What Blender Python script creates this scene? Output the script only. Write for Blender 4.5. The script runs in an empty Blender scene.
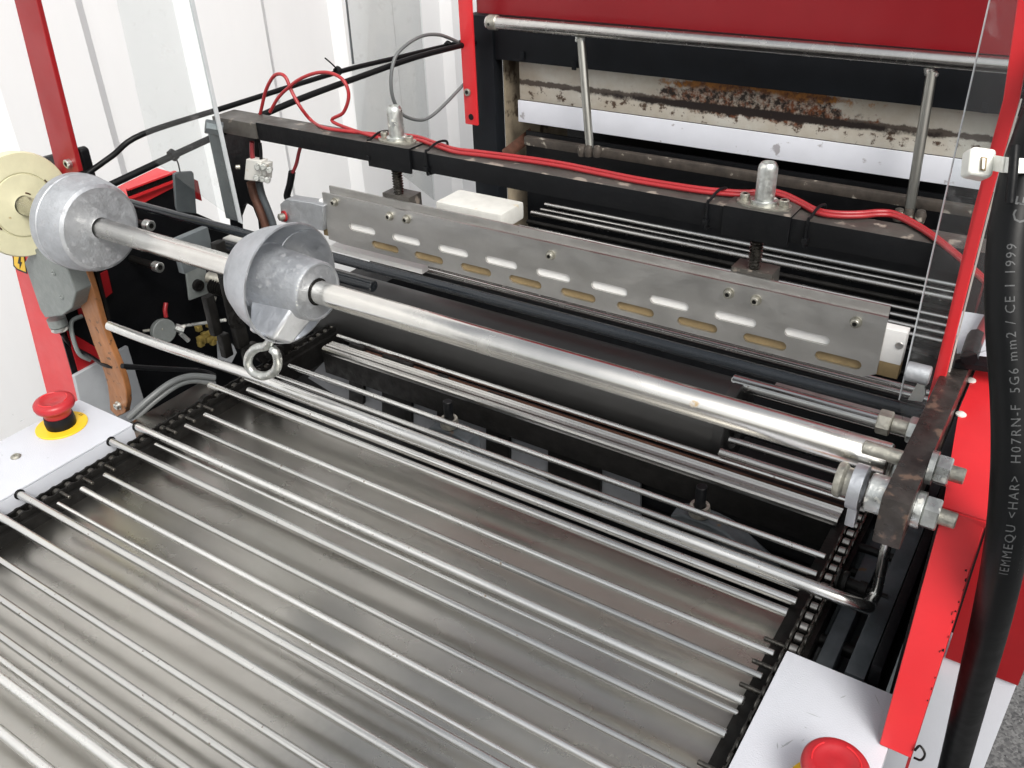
import bpy, bmesh, math, random
from mathutils import Vector, Matrix
random.seed(7)
scn = bpy.context.scene
COL = scn.collection
PI = math.pi

# ------------------------------------------------------------------ camera
CAM = Vector((0.0, 0.0, 0.536))
RIGHT = Vector((0.83576439, 0.54811038, -0.0327552))
DOWN = Vector((0.26532955, -0.45536442, -0.84984909))
FWD = Vector((-0.48072666, 0.70158269, -0.52600724))
FPX = 896.08
cam_data = bpy.data.cameras.new('camera')
cam = bpy.data.objects.new('camera', cam_data)
COL.objects.link(cam)
m = Matrix((RIGHT, -DOWN, -FWD)).transposed().to_4x4()
m.translation = CAM
cam.matrix_world = m
cam_data.sensor_width = 36
cam_data.lens = FPX / 1024 * 36
cam_data.clip_start = 0.01
cam_data.clip_end = 200
scn.camera = cam

# ------------------------------------------------------------------ daylight (overcast)
SUN_EL, SUN_AZ = math.radians(48), math.radians(128)      # azimuth measured from +Y towards +X
world = bpy.data.worlds.new('World'); scn.world = world
world.use_nodes = True
wn = world.node_tree.nodes; wl = world.node_tree.links
bg = wn['Background']
sky = wn.new('ShaderNodeTexSky'); sky.sky_type = 'NISHITA'; sky.sun_disc = False
sky.sun_elevation = SUN_EL; sky.sun_rotation = SUN_AZ
sky.air_density = 1.6; sky.dust_density = 6.0; sky.ozone_density = 1.0
hs = wn.new('ShaderNodeHueSaturation'); hs.inputs['Saturation'].default_value = 0.22
wl.new(sky.outputs[0], hs.inputs['Color']); wl.new(hs.outputs[0], bg.inputs['Color'])
bg.inputs['Strength'].default_value = 0.10
sd = bpy.data.lights.new('sun', 'SUN'); sd.energy = 1.5; sd.angle = math.radians(28); sd.color = (1, .96, .9)
sun = bpy.data.objects.new('sun', sd); COL.objects.link(sun)
sv = Vector((math.sin(SUN_AZ) * math.cos(SUN_EL), math.cos(SUN_AZ) * math.cos(SUN_EL), math.sin(SUN_EL)))
sun.rotation_euler = sv.to_track_quat('Z', 'Y').to_euler()
scn.view_settings.view_transform = 'Standard'
scn.view_settings.look = 'None'
scn.view_settings.exposure = 0.70
scn.view_settings.gamma = 1

# ------------------------------------------------------------------ point helper: where a sight line meets a real plane
def P(px, py, ax, v):
    d = RIGHT * ((px - 512) / FPX) + DOWN * ((py - 384) / FPX) + FWD
    i = 'xyz'.index(ax)
    t = (v - CAM[i]) / d[i]
    return CAM + d * t
def PD(px, py, dist):
    d = RIGHT * ((px - 512) / FPX) + DOWN * ((py - 384) / FPX) + FWD
    return CAM + d * dist

# ------------------------------------------------------------------ materials
def mat(name, base, rough=.5, metal=0, var=0, vscale=20, stretch=(1, 1, 1), rvar=0, bump=0, bscale=80,
        spots=None, spotscale=60, spotamt=.62, coat=0, spec=None):
    M = bpy.data.materials.new(name); M.use_nodes = True
    nt = M.node_tree; n = nt.nodes; l = nt.links
    b = n['Principled BSDF']
    b.inputs['Base Color'].default_value = (*base, 1); b.inputs['Roughness'].default_value = rough
    b.inputs['Metallic'].default_value = metal
    if coat: b.inputs['Coat Weight'].default_value = coat; b.inputs['Coat Roughness'].default_value = .15
    if spec is not None: b.inputs['Specular IOR Level'].default_value = spec
    tc = n.new('ShaderNodeTexCoord'); mp = n.new('ShaderNodeMapping'); mp.inputs['Scale'].default_value = stretch
    geo = n.new('ShaderNodeNewGeometry')
    l.new(geo.outputs['Position'], mp.inputs['Vector'])
    out = None
    if var:
        t = n.new('ShaderNodeTexNoise'); t.inputs['Scale'].default_value = vscale; t.inputs['Detail'].default_value = 7
        t.inputs['Roughness'].default_value = .65
        l.new(mp.outputs[0], t.inputs['Vector'])
        r = n.new('ShaderNodeMapRange'); r.inputs[1].default_value = .3; r.inputs[2].default_value = .7
        r.inputs[3].default_value = 1 - var; r.inputs[4].default_value = 1 + var * .6
        l.new(t.outputs[0], r.inputs[0])
        mx = n.new('ShaderNodeVectorMath'); mx.operation = 'SCALE'; mx.inputs[0].default_value = base
        l.new(r.outputs[0], mx.inputs['Scale']); out = mx.outputs[0]
    if rvar:
        t = n.new('ShaderNodeTexNoise'); t.inputs['Scale'].default_value = vscale * 1.7; t.inputs['Detail'].default_value = 8
        l.new(mp.outputs[0], t.inputs['Vector'])
        r = n.new('ShaderNodeMapRange'); r.inputs[1].default_value = .32; r.inputs[2].default_value = .68
        r.inputs[3].default_value = max(.03, rough - rvar); r.inputs[4].default_value = min(1, rough + rvar)
        l.new(t.outputs[0], r.inputs[0]); l.new(r.outputs[0], b.inputs['Roughness'])
    if spots:
        t = n.new('ShaderNodeTexNoise'); t.inputs['Scale'].default_value = spotscale; t.inputs['Detail'].default_value = 5
        l.new(geo.outputs['Position'], t.inputs['Vector'])
        r = n.new('ShaderNodeMapRange'); r.inputs[1].default_value = spotamt; r.inputs[2].default_value = spotamt + .05
        l.new(t.outputs[0], r.inputs[0])
        mx = n.new('ShaderNodeMixRGB'); mx.inputs[2].default_value = (*spots, 1)
        if out: l.new(out, mx.inputs[1])
        else: mx.inputs[1].default_value = (*base, 1)
        l.new(r.outputs[0], mx.inputs[0]); out = mx.outputs[0]
        if metal:
            r2 = n.new('ShaderNodeMapRange'); r2.inputs[3].default_value = metal; r2.inputs[4].default_value = metal * .3
            l.new(r.outputs[0], r2.inputs[0]); l.new(r2.outputs[0], b.inputs['Metallic'])
    if out: l.new(out, b.inputs['Base Color'])
    if bump:
        t = n.new('ShaderNodeTexNoise'); t.inputs['Scale'].default_value = bscale; t.inputs['Detail'].default_value = 6
        l.new(mp.outputs[0], t.inputs['Vector'])
        bp = n.new('ShaderNodeBump'); bp.inputs['Strength'].default_value = bump; bp.inputs['Distance'].default_value = .001
        l.new(t.outputs[0], bp.inputs['Height']); l.new(bp.outputs[0], b.inputs['Normal'])
    return M

MT = {}
MT['bright_rail'] = mat('bright_folded_steel', (.62, .61, .58), .24, 1, .05, 30)
MT['satin'] = mat('satin_bar_steel', (.40, .40, .37), .34, 1, .10, 30)
MT['rod'] = mat('polished_rod_steel', (.74, .74, .72), .20, 1, .08, 20, (.6, 1, 1), .04, .02, 200, spots=(.20, .17, .14), spotscale=210, spotamt=.69)
def vary(M):
    nt = M.node_tree; n = nt.nodes; l = nt.links; b = n['Principled BSDF']
    oi = n.new('ShaderNodeObjectInfo')
    src = b.inputs['Base Color'].links[0].from_socket
    r_ = n.new('ShaderNodeMapRange'); r_.inputs[3].default_value = .74; r_.inputs[4].default_value = 1.12; l.new(oi.outputs['Random'], r_.inputs[0])
    v = n.new('ShaderNodeVectorMath'); v.operation = 'SCALE'; l.new(src, v.inputs[0]); l.new(r_.outputs[0], v.inputs['Scale']); l.new(v.outputs[0], b.inputs['Base Color'])
    rs = b.inputs['Roughness'].links[0].from_socket
    a = n.new('ShaderNodeMath'); a.operation = 'MULTIPLY_ADD'; a.inputs[1].default_value = .10; l.new(oi.outputs['Random'], a.inputs[0]); l.new(rs, a.inputs[2]); l.new(a.outputs[0], b.inputs['Roughness'])
vary(MT['rod'])
MT['rod_dull'] = mat('dull_rod_steel', (.56, .55, .53), .24, 1, .10, 40, (1, 1, 1), .05, .02, 200)
MT['tube'] = mat('worn_nickel_tube', (.78, .765, .725), .23, 1, .10, 18, (1, 1, 1), .07, .04, 160, spots=(.40, .30, .18), spotscale=45, spotamt=.72)
MT['sheet'] = mat('brushed_stainless_sheet', (.50, .485, .45), .29, 1, .16, 5, (1, 1.5, 1), .07, .10, 60, spots=(.14, .12, .10), spotscale=230, spotamt=.765)
MT['alu'] = mat('brushed_aluminium', (.56, .555, .54), .44, 1, .10, 22, (1, 1, 1.5), .08, .2, 130, spots=(.24, .22, .2), spotscale=120, spotamt=.74)
MT['cast'] = mat('cast_aluminium', (.47, .49, .515), .58, .9, .14, 70, (1, 1, 1), .10, .35, 420, spots=(.34, .35, .37), spotscale=170, spotamt=.60)
MT['castw'] = mat('machined_cast_aluminium', (.50, .52, .55), .46, .95, .12, 50, (1, 1, 1), .12, .4, 200)
MT['boss'] = mat('bright_cast_boss', (.66, .68, .71), .42, .9, .10, 60, (1, 1, 1), .08, .5, 260)
MT['brightwhite'] = mat('bright_white_plastic', (.80, .80, .79), .45, 0, .05, 40)
MT['zinc'] = mat('galvanised_steel', (.60, .62, .60), .38, .95, .30, 90, (1, 1, 1), .14, .5, 220, spots=(.75, .75, .70), spotscale=150, spotamt=.62)
MT['zincd'] = mat('dull_zinc_bolt', (.42, .41, .36), .48, .85, .35, 120, (1, 1, 1), .12, .6, 260)
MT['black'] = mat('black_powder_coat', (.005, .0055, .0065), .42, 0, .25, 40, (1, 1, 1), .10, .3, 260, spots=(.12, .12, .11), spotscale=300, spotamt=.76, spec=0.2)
MT['dusty'] = mat('dusty_skylit_black_paint', (.060, .056, .050), .50, 0, .5, 24, (1, 1, 1), .14, .4, 150, spots=(.23, .20, .17), spotscale=45, spotamt=.60)  # dust, plus the grey sky reflection of upward faces put into the colour
MT['beam'] = mat('black_painted_beam', (.004, .0045, .0055), .5, 0, .3, 30, (1, 1, 1), .08, .3, 200, spots=(.16, .16, .16), spotscale=280, spotamt=.77, spec=0.2)
MT['dark'] = mat('oily_dark_steel', (.011, .0105, .010), .45, .2, .5, 60, (1, 1, 1), .15, .5, 160, spec=0.2)
MT['darkgrey'] = mat('dark_grey_steel', (.075, .085, .093), .45, .2, .3, 40, (1, 1, 1), .12, .3, 160, spots=(.12, .07, .035), spotscale=60, spotamt=.68, spec=0.2)
MT['raw'] = mat('raw_blackened_bar_steel', (.060, .053, .049), .36, .55, .55, 55, (1, 1, 1), .16, .5, 170, spots=(.12, .080, .060), spotscale=70, spotamt=.60)
MT['chain'] = mat('greasy_chain_steel', (.10, .095, .085), .32, .9, .6, 150, (1, 1, 1), .12, .4, 250)
MT['chainroll'] = mat('worn_chain_roller', (.33, .32, .30), .28, .95, .4, 150)
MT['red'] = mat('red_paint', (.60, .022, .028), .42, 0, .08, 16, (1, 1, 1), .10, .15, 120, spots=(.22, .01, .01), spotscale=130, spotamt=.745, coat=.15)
MT['redshade'] = mat('shaded_red_paint', (.27, .008, .011), .40, 0, .12, 12, (1, 1, 1), .10, .1, 90)  # darker copy of the red paint, shade put into its colour
MT['orange_lever'] = mat('orange_brown_lever_paint', (.30, .125, .045), .48, 0, .35, 60, (1, 1, .4), .1, .4, 200, spots=(.10, .045, .02), spotscale=110, spotamt=.62)
MT['white'] = mat('white_powder_coat', (.54, .56, .61), .42, 0, .04, 14, (1, 1, 1), .06, .3, 900, spots=(.30, .31, .33), spotscale=170, spotamt=.745)
MT['ptfe'] = mat('white_plastic_block', (.60, .60, .57), .5, 0, .12, 40, spots=(.55, .5, .4), spotscale=60, spotamt=.66)
MT['nylon'] = mat('yellowed_nylon', (.60, .58, .40), .45, 0, .12, 30, (1, 1, 1), .05, .2, 120, spots=(.35, .26, .12), spotscale=80, spotamt=.72)
MT['bronze'] = mat('brown_phenolic_strip', (.26, .19, .095), .5, 0, .3, 40)
MT['copper'] = mat('brown_rusty_strip', (.10, .045, .030), .5, .3, .5, 40, (.4, 2, 2))
MT['greybox'] = mat('grey_die_cast_housing', (.20, .22, .215), .48, .1, .15, 60, (1, 1, 1), .1, .5, 300)
MT['greyplate'] = mat('blue_grey_steel_plate', (.135, .155, .165), .42, .5, .15, 40, (1, 1, 1), .1)
MT['lightgrey'] = mat('light_grey_paint', (.34, .36, .38), .45, 0, .10, 30)
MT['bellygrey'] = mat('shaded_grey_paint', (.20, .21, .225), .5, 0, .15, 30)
MT['rubber'] = mat('black_rubber_roller', (.021, .021, .0208), .42, 0, .20, 30, (.5, 1, 1), .08, .2, 110, spec=0.45)
MT['rubber_gloss'] = mat('glossy_black_sleeve', (.012, .015, .019), .24, 0, .2, 50, (.3, 2, 2), .08)
MT['socket'] = mat('shaded_hex_socket', (.02, .02, .018), .5, .3)  # shade inside the sunk socket, put in as a dark colour
MT['cable'] = mat('black_cable_rubber', (.004, .0045, .005), .40, 0, .1, 50, (1, 1, 1), .05, .05, 300, spots=(.06, .06, .06), spotscale=240, spotamt=.76, spec=0.18)
MT['redwire'] = mat('red_silicone_wire', (.32, .020, .024), .36, 0, .12, 60)
MT['darkredwire'] = mat('dark_red_wire', (.22, .022, .028), .4, 0, .2, 60)
MT['greywire'] = mat('grey_wire', (.11, .118, .12), .4, 0, .1, 60)
MT['estop'] = mat('red_button_plastic', (.38, .016, .022), .40, 0, .10, 60, (1, 1, 1), .06, .15, 200)
MT['yellow'] = mat('yellow_ring_plastic', (.80, .50, .02), .45, 0, .06, 60, (1, 1, 1), .05, 0, 80, spots=(.3, .2, .03), spotscale=150, spotamt=.72)
MT['ziptie'] = mat('white_nylon_tie', (.78, .79, .74), .38, 0, .05, 60)
MT['print'] = mat('grey_cable_print', (.055, .058, .06), .5)
MT['printdark'] = mat('engraved_arrow_print', (.16, .10, .02), .6)
MT['cwall'] = mat('white_container_paint', (.80, .815, .83), .50, 0, .04, 5, (1, 1, .3), .08, .1, 20, spots=(.35, .34, .36), spotscale=34, spotamt=.76)
MT['hood'] = mat('deep_red_hood_paint', (.19, .005, .009), .36, 0, .10, 6, (1, 1, 1), .08, .1, 60, spots=(.2, .01, .01), spotscale=160, spotamt=.76)
MT['band'] = mat('black_rubber_curtain', (.006, .0075, .010), .6, 0, .3, 20, spec=0.2)
MT['copperscrew'] = mat('brass_connector', (.45, .34, .10), .4, .5, .4, 120)

def asphalt():
    M = mat('asphalt', (.13, .13, .135), .9, 0, .35, 60, bump=1, bscale=200)
    nt = M.node_tree; n = nt.nodes; l = nt.links
    v = n.new('ShaderNodeTexVoronoi'); v.inputs['Scale'].default_value = 230
    r = n.new('ShaderNodeValToRGB'); r.color_ramp.elements[0].color = (.03, .03, .033, 1); r.color_ramp.elements[1].color = (.17, .17, .17, 1)
    g = n.new('ShaderNodeNewGeometry'); l.new(g.outputs['Position'], v.inputs['Vector'])
    l.new(v.outputs['Color'], r.inputs[0]); l.new(r.outputs[0], n['Principled BSDF'].inputs['Base Color'])
    return M
MT['asphalt'] = asphalt()

def rusty_enamel():
    """cream enamel with a burnt brown stain along its middle"""
    M = bpy.data.materials.new('burnt_cream_enamel'); M.use_nodes = True
    nt = M.node_tree; n = nt.nodes; l = nt.links; b = n['Principled BSDF']; b.inputs['Roughness'].default_value = .5
    g = n.new('ShaderNodeNewGeometry'); sep = n.new('ShaderNodeSeparateXYZ'); l.new(g.outputs['Position'], sep.inputs[0])
    def mth(op, a, b_=None, c=None):
        q = n.new('ShaderNodeMath'); q.operation = op
        for i, v in enumerate((a, b_, c)):
            if v is None: continue
            if isinstance(v, (int, float)): q.inputs[i].default_value = v
            else: l.new(v, q.inputs[i])
        return q.outputs[0]
    def noise(sc, st=(1, 1, 1), det=8):
        mp = n.new('ShaderNodeMapping'); mp.inputs['Scale'].default_value = st; l.new(g.outputs['Position'], mp.inputs[0])
        t = n.new('ShaderNodeTexNoise'); t.inputs['Scale'].default_value = sc; t.inputs['Detail'].default_value = det
        t.inputs['Roughness'].default_value = .7; l.new(mp.outputs[0], t.inputs[0]); return t.outputs[0]
    def mix(f, a, c):
        q = n.new('ShaderNodeMixRGB')
        l.new(f, q.inputs[0])
        for i, v in ((1, a), (2, c)):
            if isinstance(v, tuple): q.inputs[i].default_value = (*v, 1)
            else: l.new(v, q.inputs[i])
        return q.outputs[0]
    def rng(v, a, c, x=0, y=1):
        q = n.new('ShaderNodeMapRange'); q.inputs[1].default_value = a; q.inputs[2].default_value = c
        q.inputs[3].default_value = x; q.inputs[4].default_value = y; l.new(v, q.inputs[0]); return q.outputs[0]
    X, Z = sep.outputs['X'], sep.outputs['Z']
    col = mix(rng(noise(14), .35, .7), (.66, .64, .58), (.50, .44, .35))
    def ell(cx, hx, cz, hz, ns, amp, det=8):
        dx = mth('DIVIDE', mth('SUBTRACT', X, cx), hx); dz = mth('DIVIDE', mth('SUBTRACT', Z, cz), hz)
        d = mth('SQRT', mth('ADD', mth('MULTIPLY', dx, dx), mth('MULTIPLY', dz, dz)))
        return mth('ADD', d, mth('MULTIPLY', mth('SUBTRACT', noise(ns, (1, 1, 1), det), .5), amp))
    # thin soot line all along and grime below it
    e4 = mth('ADD', mth('DIVIDE', mth('ABSOLUTE', mth('SUBTRACT', Z, .1935)), .0042), mth('MULTIPLY', mth('SUBTRACT', noise(60), .5), 3.0))
    col = mix(rng(e4, 1.3, .8), col, (.10, .08, .065))
    col = mix(rng(mth('ADD', noise(75), mth('MULTIPLY', mth('ABSOLUTE', mth('SUBTRACT', Z, .180)), -9)), .50, .56), col, (.09, .055, .035))
    # burnt orange crust above, dark brown blistered patch below it
    col = mix(rng(ell(-.41, .135, .2185, .0095, 40, 1.9), 1.10, .85), col, mix(rng(noise(80), .42, .58), (.42, .165, .022), (.11, .034, .010)))
    patch = rng(ell(-.425, .135, .2000, .0185, 30, 2.0), 1.15, .95)
    blis = mix(rng(noise(100), .44, .54), (.020, .011, .007), mix(rng(noise(120), .42, .58), (.19, .055, .014), (.46, .40, .33)))
    col = mix(patch, col, blis)
    col = mix(rng(ell(-.43, .24, .1900, .0060, 60, 1.6), 1.2, .8), col, (.018, .011, .009))
    col = mix(rng(noise(120), .66, .70), col, (.06, .035, .02))
    l.new(col, b.inputs['Base Color'])
    bp = n.new('ShaderNodeBump'); bp.inputs['Strength'].default_value = .5; bp.inputs['Distance'].default_value = .002
    l.new(noise(90), bp.inputs['Height']); l.new(bp.outputs[0], b.inputs['Normal'])
    return M
MT['enamel'] = rusty_enamel()
MT['dirtybeige'] = mat('stained_beige_enamel', (.30, .25, .18), .6, 0, .5, 16, spots=(.06, .04, .025), spotscale=26, spotamt=.56)
MT['greywhite'] = mat('blue_white_strip', (.66, .68, .74), .42, 0, .06, 14, spots=(.35, .34, .36), spotscale=60, spotamt=.66)
MT['soot'] = mat('sooty_rail', (.055, .045, .037), .6, .1, .6, 50, spots=(.36, .33, .28), spotscale=50, spotamt=.62)

def clear(name, tint=(.94, .955, .955), gloss=.060):
    M = bpy.data.materials.new(name); M.use_nodes = True
    nt = M.node_tree; n = nt.nodes; l = nt.links
    for x in list(n): n.remove(x)
    o = n.new('ShaderNodeOutputMaterial'); tr = n.new('ShaderNodeBsdfTransparent'); tr.inputs[0].default_value = (*tint, 1)
    gl = n.new('ShaderNodeBsdfGlossy'); gl.inputs['Roughness'].default_value = .08
    di = n.new('ShaderNodeBsdfDiffuse'); di.inputs[0].default_value = (.8, .8, .8, 1)
    fr = n.new('ShaderNodeLayerWeight'); fr.inputs[0].default_value = .25
    t = n.new('ShaderNodeTexNoise'); t.inputs['Scale'].default_value = 60; t.inputs['Detail'].default_value = 8
    g = n.new('ShaderNodeNewGeometry'); l.new(g.outputs['Position'], t.inputs[0])
    r = n.new('ShaderNodeMapRange'); r.inputs[1].default_value = .62; r.inputs[2].default_value = .70; r.inputs[3].default_value = gloss * .45; r.inputs[4].default_value = gloss * 1.7
    l.new(t.outputs[0], r.inputs[0])
    m1 = n.new('ShaderNodeMixShader'); l.new(r.outputs[0], m1.inputs[0]); l.new(tr.outputs[0], m1.inputs[1]); l.new(di.outputs[0], m1.inputs[2])
    mm = n.new('ShaderNodeMath'); mm.operation = 'MULTIPLY'; mm.inputs[1].default_value = .28; l.new(fr.outputs['Fresnel'], mm.inputs[0])
    m2 = n.new('ShaderNodeMixShader'); l.new(mm.outputs[0], m2.inputs[0]); l.new(m1.outputs[0], m2.inputs[1]); l.new(gl.outputs[0], m2.inputs[2])
    l.new(m2.outputs[0], o.inputs[0])
    return M
MT['plexi'] = clear('scratched_clear_plastic')
MT['plexi_edge'] = mat('clear_plastic_cut_edge', (.50, .53, .55), .25, 0, .1, 50)

# ------------------------------------------------------------------ mesh helpers
def add_box(bm, lo, hi, bev=0, mtx=None):
    lo = Vector(lo); hi = Vector(hi)
    r = bmesh.ops.create_cube(bm, size=1)
    vs = r['verts']
    for v in vs:
        v.co = Vector(((lo[i] + hi[i]) / 2 + v.co[i] * (hi[i] - lo[i])) for i in range(3))
    if bev:
        es = list({e for v in vs for e in v.link_edges})
        rr = bmesh.ops.bevel(bm, geom=es, offset=bev, segments=2, affect='EDGES', profile=.6)
        vs = list({v for f in rr['faces'] for v in f.verts} | {v for v in vs if v.is_valid})
    if mtx is not None:
        for v in vs: v.co = mtx @ v.co
    return vs
def frame(d):
    d = Vector(d).normalized()
    a = Vector((0, 0, 1)) if abs(d.z) < .9 else Vector((1, 0, 0))
    u = d.cross(a).normalized(); w = d.cross(u).normalized()
    return u, w, d
def add_lathe(bm, p0, axis, prof, n=24, phase=0, closed=False):
    """prof: list of (along, radius)"""
    u, w, d = frame(axis); p0 = Vector(p0); rings = []
    for t, r in prof:
        if r < 1e-7: rings.append([bm.verts.new(p0 + d * t)])
        else: rings.append([bm.verts.new(p0 + d * t + (u * math.cos(2 * PI * k / n + phase) + w * math.sin(2 * PI * k / n + phase)) * r) for k in range(n)])
    pairs = list(zip(rings[:-1], rings[1:]))
    if closed: pairs.append((rings[-1], rings[0]))
    for a, b in pairs:
        for k in range(n):
            q = (k + 1) % n
            try:
                if len(a) == 1 and len(b) == 1: continue
                if len(a) == 1: bm.faces.new((a[0], b[k], b[q]))
                elif len(b) == 1: bm.faces.new((a[k], b[0], a[q]))
                else: bm.faces.new((a[k], b[k], b[q], a[q]))
            except ValueError: pass
def add_cyl(bm, p0, p1, r, n=16, cham=0, r1=None, phase=0):
    p0 = Vector(p0); p1 = Vector(p1); L = (p1 - p0).length
    if r1 is None: r1 = r
    c = cham or min(r * .12, L * .2)
    add_lathe(bm, p0, p1 - p0, [(0, 0), (0, r - c), (c, r), (L - c, r1), (L, r1 - c), (L, 0)], n, phase)
def smooth_path(pts, sub=6):
    pts = [Vector(p) for p in pts]
    if len(pts) < 3: return pts
    out = []
    for i in range(len(pts) - 1):
        p0 = pts[max(i - 1, 0)]; p1 = pts[i]; p2 = pts[i + 1]; p3 = pts[min(i + 2, len(pts) - 1)]
        for s in range(sub):
            t = s / sub
            out.append(.5 * ((2 * p1) + (-p0 + p2) * t + (2 * p0 - 5 * p1 + 4 * p2 - p3) * t * t + (-p0 + 3 * p1 - 3 * p2 + p3) * t ** 3))
    out.append(pts[-1]); return out
def add_tube(bm, pts, r, n=10, sub=6, cap=True):
    pp = smooth_path(pts, sub) if sub else [Vector(p) for p in pts]
    rings = []; u = None
    for i, p in enumerate(pp):
        d = (pp[min(i + 1, len(pp) - 1)] - pp[max(i - 1, 0)]).normalized()
        if u is None: u = frame(d)[0]
        else: u = (u - d * u.dot(d)).normalized()
        w = d.cross(u)
        rr = r[i * (len(r) - 1) // max(1, len(pp) - 1)] if isinstance(r, (list, tuple)) else r
        rings.append([bm.verts.new(p + (u * math.cos(2 * PI * k / n) + w * math.sin(2 * PI * k / n)) * rr) for k in range(n)])
    for a, b in zip(rings[:-1], rings[1:]):
        for k in range(n): bm.faces.new((a[k], b[k], b[(k + 1) % n], a[(k + 1) % n]))
    if cap: bm.faces.new(rings[0][::-1]); bm.faces.new(rings[-1])
def add_prism(bm, poly, off):
    """poly: list of 3D points, extruded by vector off"""
    off = Vector(off)
    a = [bm.verts.new(Vector(p)) for p in poly]; b = [bm.verts.new(Vector(p) + off) for p in poly]
    bm.faces.new(a); bm.faces.new(b[::-1])
    for k in range(len(a)):
        q = (k + 1) % len(a); bm.faces.new((a[k], b[k], b[q], a[q]))
def obj(name, bm, material, parent=None, smooth=35, bevel=0):
    bmesh.ops.recalc_face_normals(bm, faces=bm.faces[:])
    me = bpy.data.meshes.new(name); bm.to_mesh(me); bm.free()
    me.materials.append(MT[material] if isinstance(material, str) else material)
    o = bpy.data.objects.new(name, me); COL.objects.link(o)
    if parent: o.parent = parent
    if smooth:
        for p in me.polygons: p.use_smooth = True
        me.set_sharp_from_angle(angle=math.radians(smooth))
    if bevel:
        b = o.modifiers.new('bevel', 'BEVEL'); b.width = bevel; b.segments = 2; b.limit_method = 'ANGLE'
    return o
def tag(o, label=None, cat=None, group=None, kind=None):
    if label: o['label'] = label
    if cat: o['category'] = cat
    if group: o['group'] = group
    if kind: o['kind'] = kind
    return o
def empty(name, label, cat, group=None, loc=(0, 0, 0)):
    o = bpy.data.objects.new(name, None); COL.objects.link(o); o.empty_display_size = .05
    o.location = loc
    return tag(o, label, cat, group)
def box(name, lo, hi, m, parent=None, bev=.0008):
    bm = bmesh.new(); add_box(bm, lo, hi, bev); return obj(name, bm, m, parent)
def cyl(name, p0, p1, r, m, parent=None, n=20, cham=0):
    bm = bmesh.new(); add_cyl(bm, p0, p1, r, n, cham); return obj(name, bm, m, parent)
def tube(name, pts, r, m, parent=None, n=10, sub=6):
    bm = bmesh.new(); add_tube(bm, pts, r, n, sub); return obj(name, bm, m, parent, 60)
def copy_part(o, parent, dloc):
    c = o.copy(); COL.objects.link(c); c.parent = parent; c.location = o.location + Vector(dloc); return c
def hexhead(bm, p, axis, r, h):
    add_cyl(bm, p, Vector(p) + Vector(axis).normalized() * h, r, 6, cham=r * .12)
def socket_dark(o_, p, axis, rr):
    o_.data.materials.append(MT['socket']); a_ = Vector(axis).normalized(); p = Vector(p)
    for f in o_.data.polygons:
        d_ = f.center - p; t_ = d_.dot(a_)
        if (d_ - a_ * t_).length < rr and t_ > 1e-4: f.material_index = 1
def capscrew(name, p, axis, r, parent, m='zincd', h=None):
    """socket head cap screw, head centre at p facing axis, socket sunk"""
    h = h or r * 1.1
    bm = bmesh.new()
    add_lathe(bm, p, axis, [(0, 0), (0, r * .9), (r * .05, r), (h - r * .12, r), (h, r * .88), (h, r * .52), (h * .45, r * .50), (h * .45, 0)], 18)
    o_ = obj(name, bm, m, parent); socket_dark(o_, p, axis, r * .54); return o_

# ================================================================== SETTING
bm = bmesh.new(); s = 30
bm.faces.new([bm.verts.new(p) for p in ((-s, -s, -.92), (s, -s, -.92), (s, s, -.92), (-s, s, -.92))])
tag(obj('ground', bm, 'asphalt', None, 0), kind='structure')

# white corrugated container wall, running along Y at x = -1.5
cw = empty('container_wall', 'white painted corrugated steel wall standing behind the machines', 'wall', loc=(-1.5, 1, -.92))
bm = bmesh.new()
prof = []
y0 = .557 - .397 * 6
for k in range(24):
    yb = y0 + k * .397
    prof += [(-1.5, yb), (-1.5, yb + .180), (-1.480, yb + .205), (-1.480, yb + .372)]
vs = []
for x, y in prof:
    vs.append((bm.verts.new((x, y, -.92)), bm.verts.new((x, y, 1.9))))
for a, b in zip(vs[:-1], vs[1:]): bm.faces.new((a[0], b[0], b[1], a[1]))
for v in bm.verts: v.co -= Vector((-1.5, 1, -.92))
w_ = obj('wall_sheet', bm, 'cwall', cw, 0)
sol = w_.modifiers.new('thickness', 'SOLIDIFY'); sol.thickness = .003; sol.offset = -1

# ================================================================== WRAPPING MACHINE
MA = empty('packaging_machine', 'red and white film wrapping machine with a conveyor of steel rods', 'machine', loc=(0, 0, 0))
mach = MA

# --- steel tray under the rods
bm = bmesh.new(); add_box(bm, (-.835, -.05, -.021), (-.1055, .557, -.0185), .0006)
add_box(bm, (-.835, .5555, -.060), (-.1055, .5575, -.0212), 0)
tray = obj('drip_tray', bm, 'sheet', mach)

# --- conveyor rods   (y, left x, right x, radius, z)
XL, XR = -.7475, -.1055
thick = .0039; thin = .0031
rods = [(.1358, XL, XR, thick, 0), (.1640, -.80, XR, thick + .0003, .0015), (.1733, XL, XR, thin, 0), (.1870, XL, XR, thin, 0), (.2105, XL, XR, thin, 0),
        (.2374, XL, XR, thin, 0), (.2720, -.795, XR, thick, .001), (.3014, -.7945, XR, thick, .001), (.3125, XL, XR, .0022, 0),
        (.3385, XL, XR, thin, 0), (.3645, XL, XR, thin, 0), (.4040, -.7945, -.109, thick, .001),
        (.4256, XL, -.109, .0022, 0), (.4360, -.794, -.109, thick, .0015), (.4650, -.7473, XR, thin, 0), (.4905, -.7465, XR, thin, 0),
        (.5361, -.792, -.1105, thick, 0), (.5525, -.7456, -.1085, thick, -.001), (.5672, -.765, -.1105, .0030, 0),
        (.5905, -.7390, -.104, .0032, 0), (.6150, -.7430, -.1045, .0030, 0)]
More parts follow.
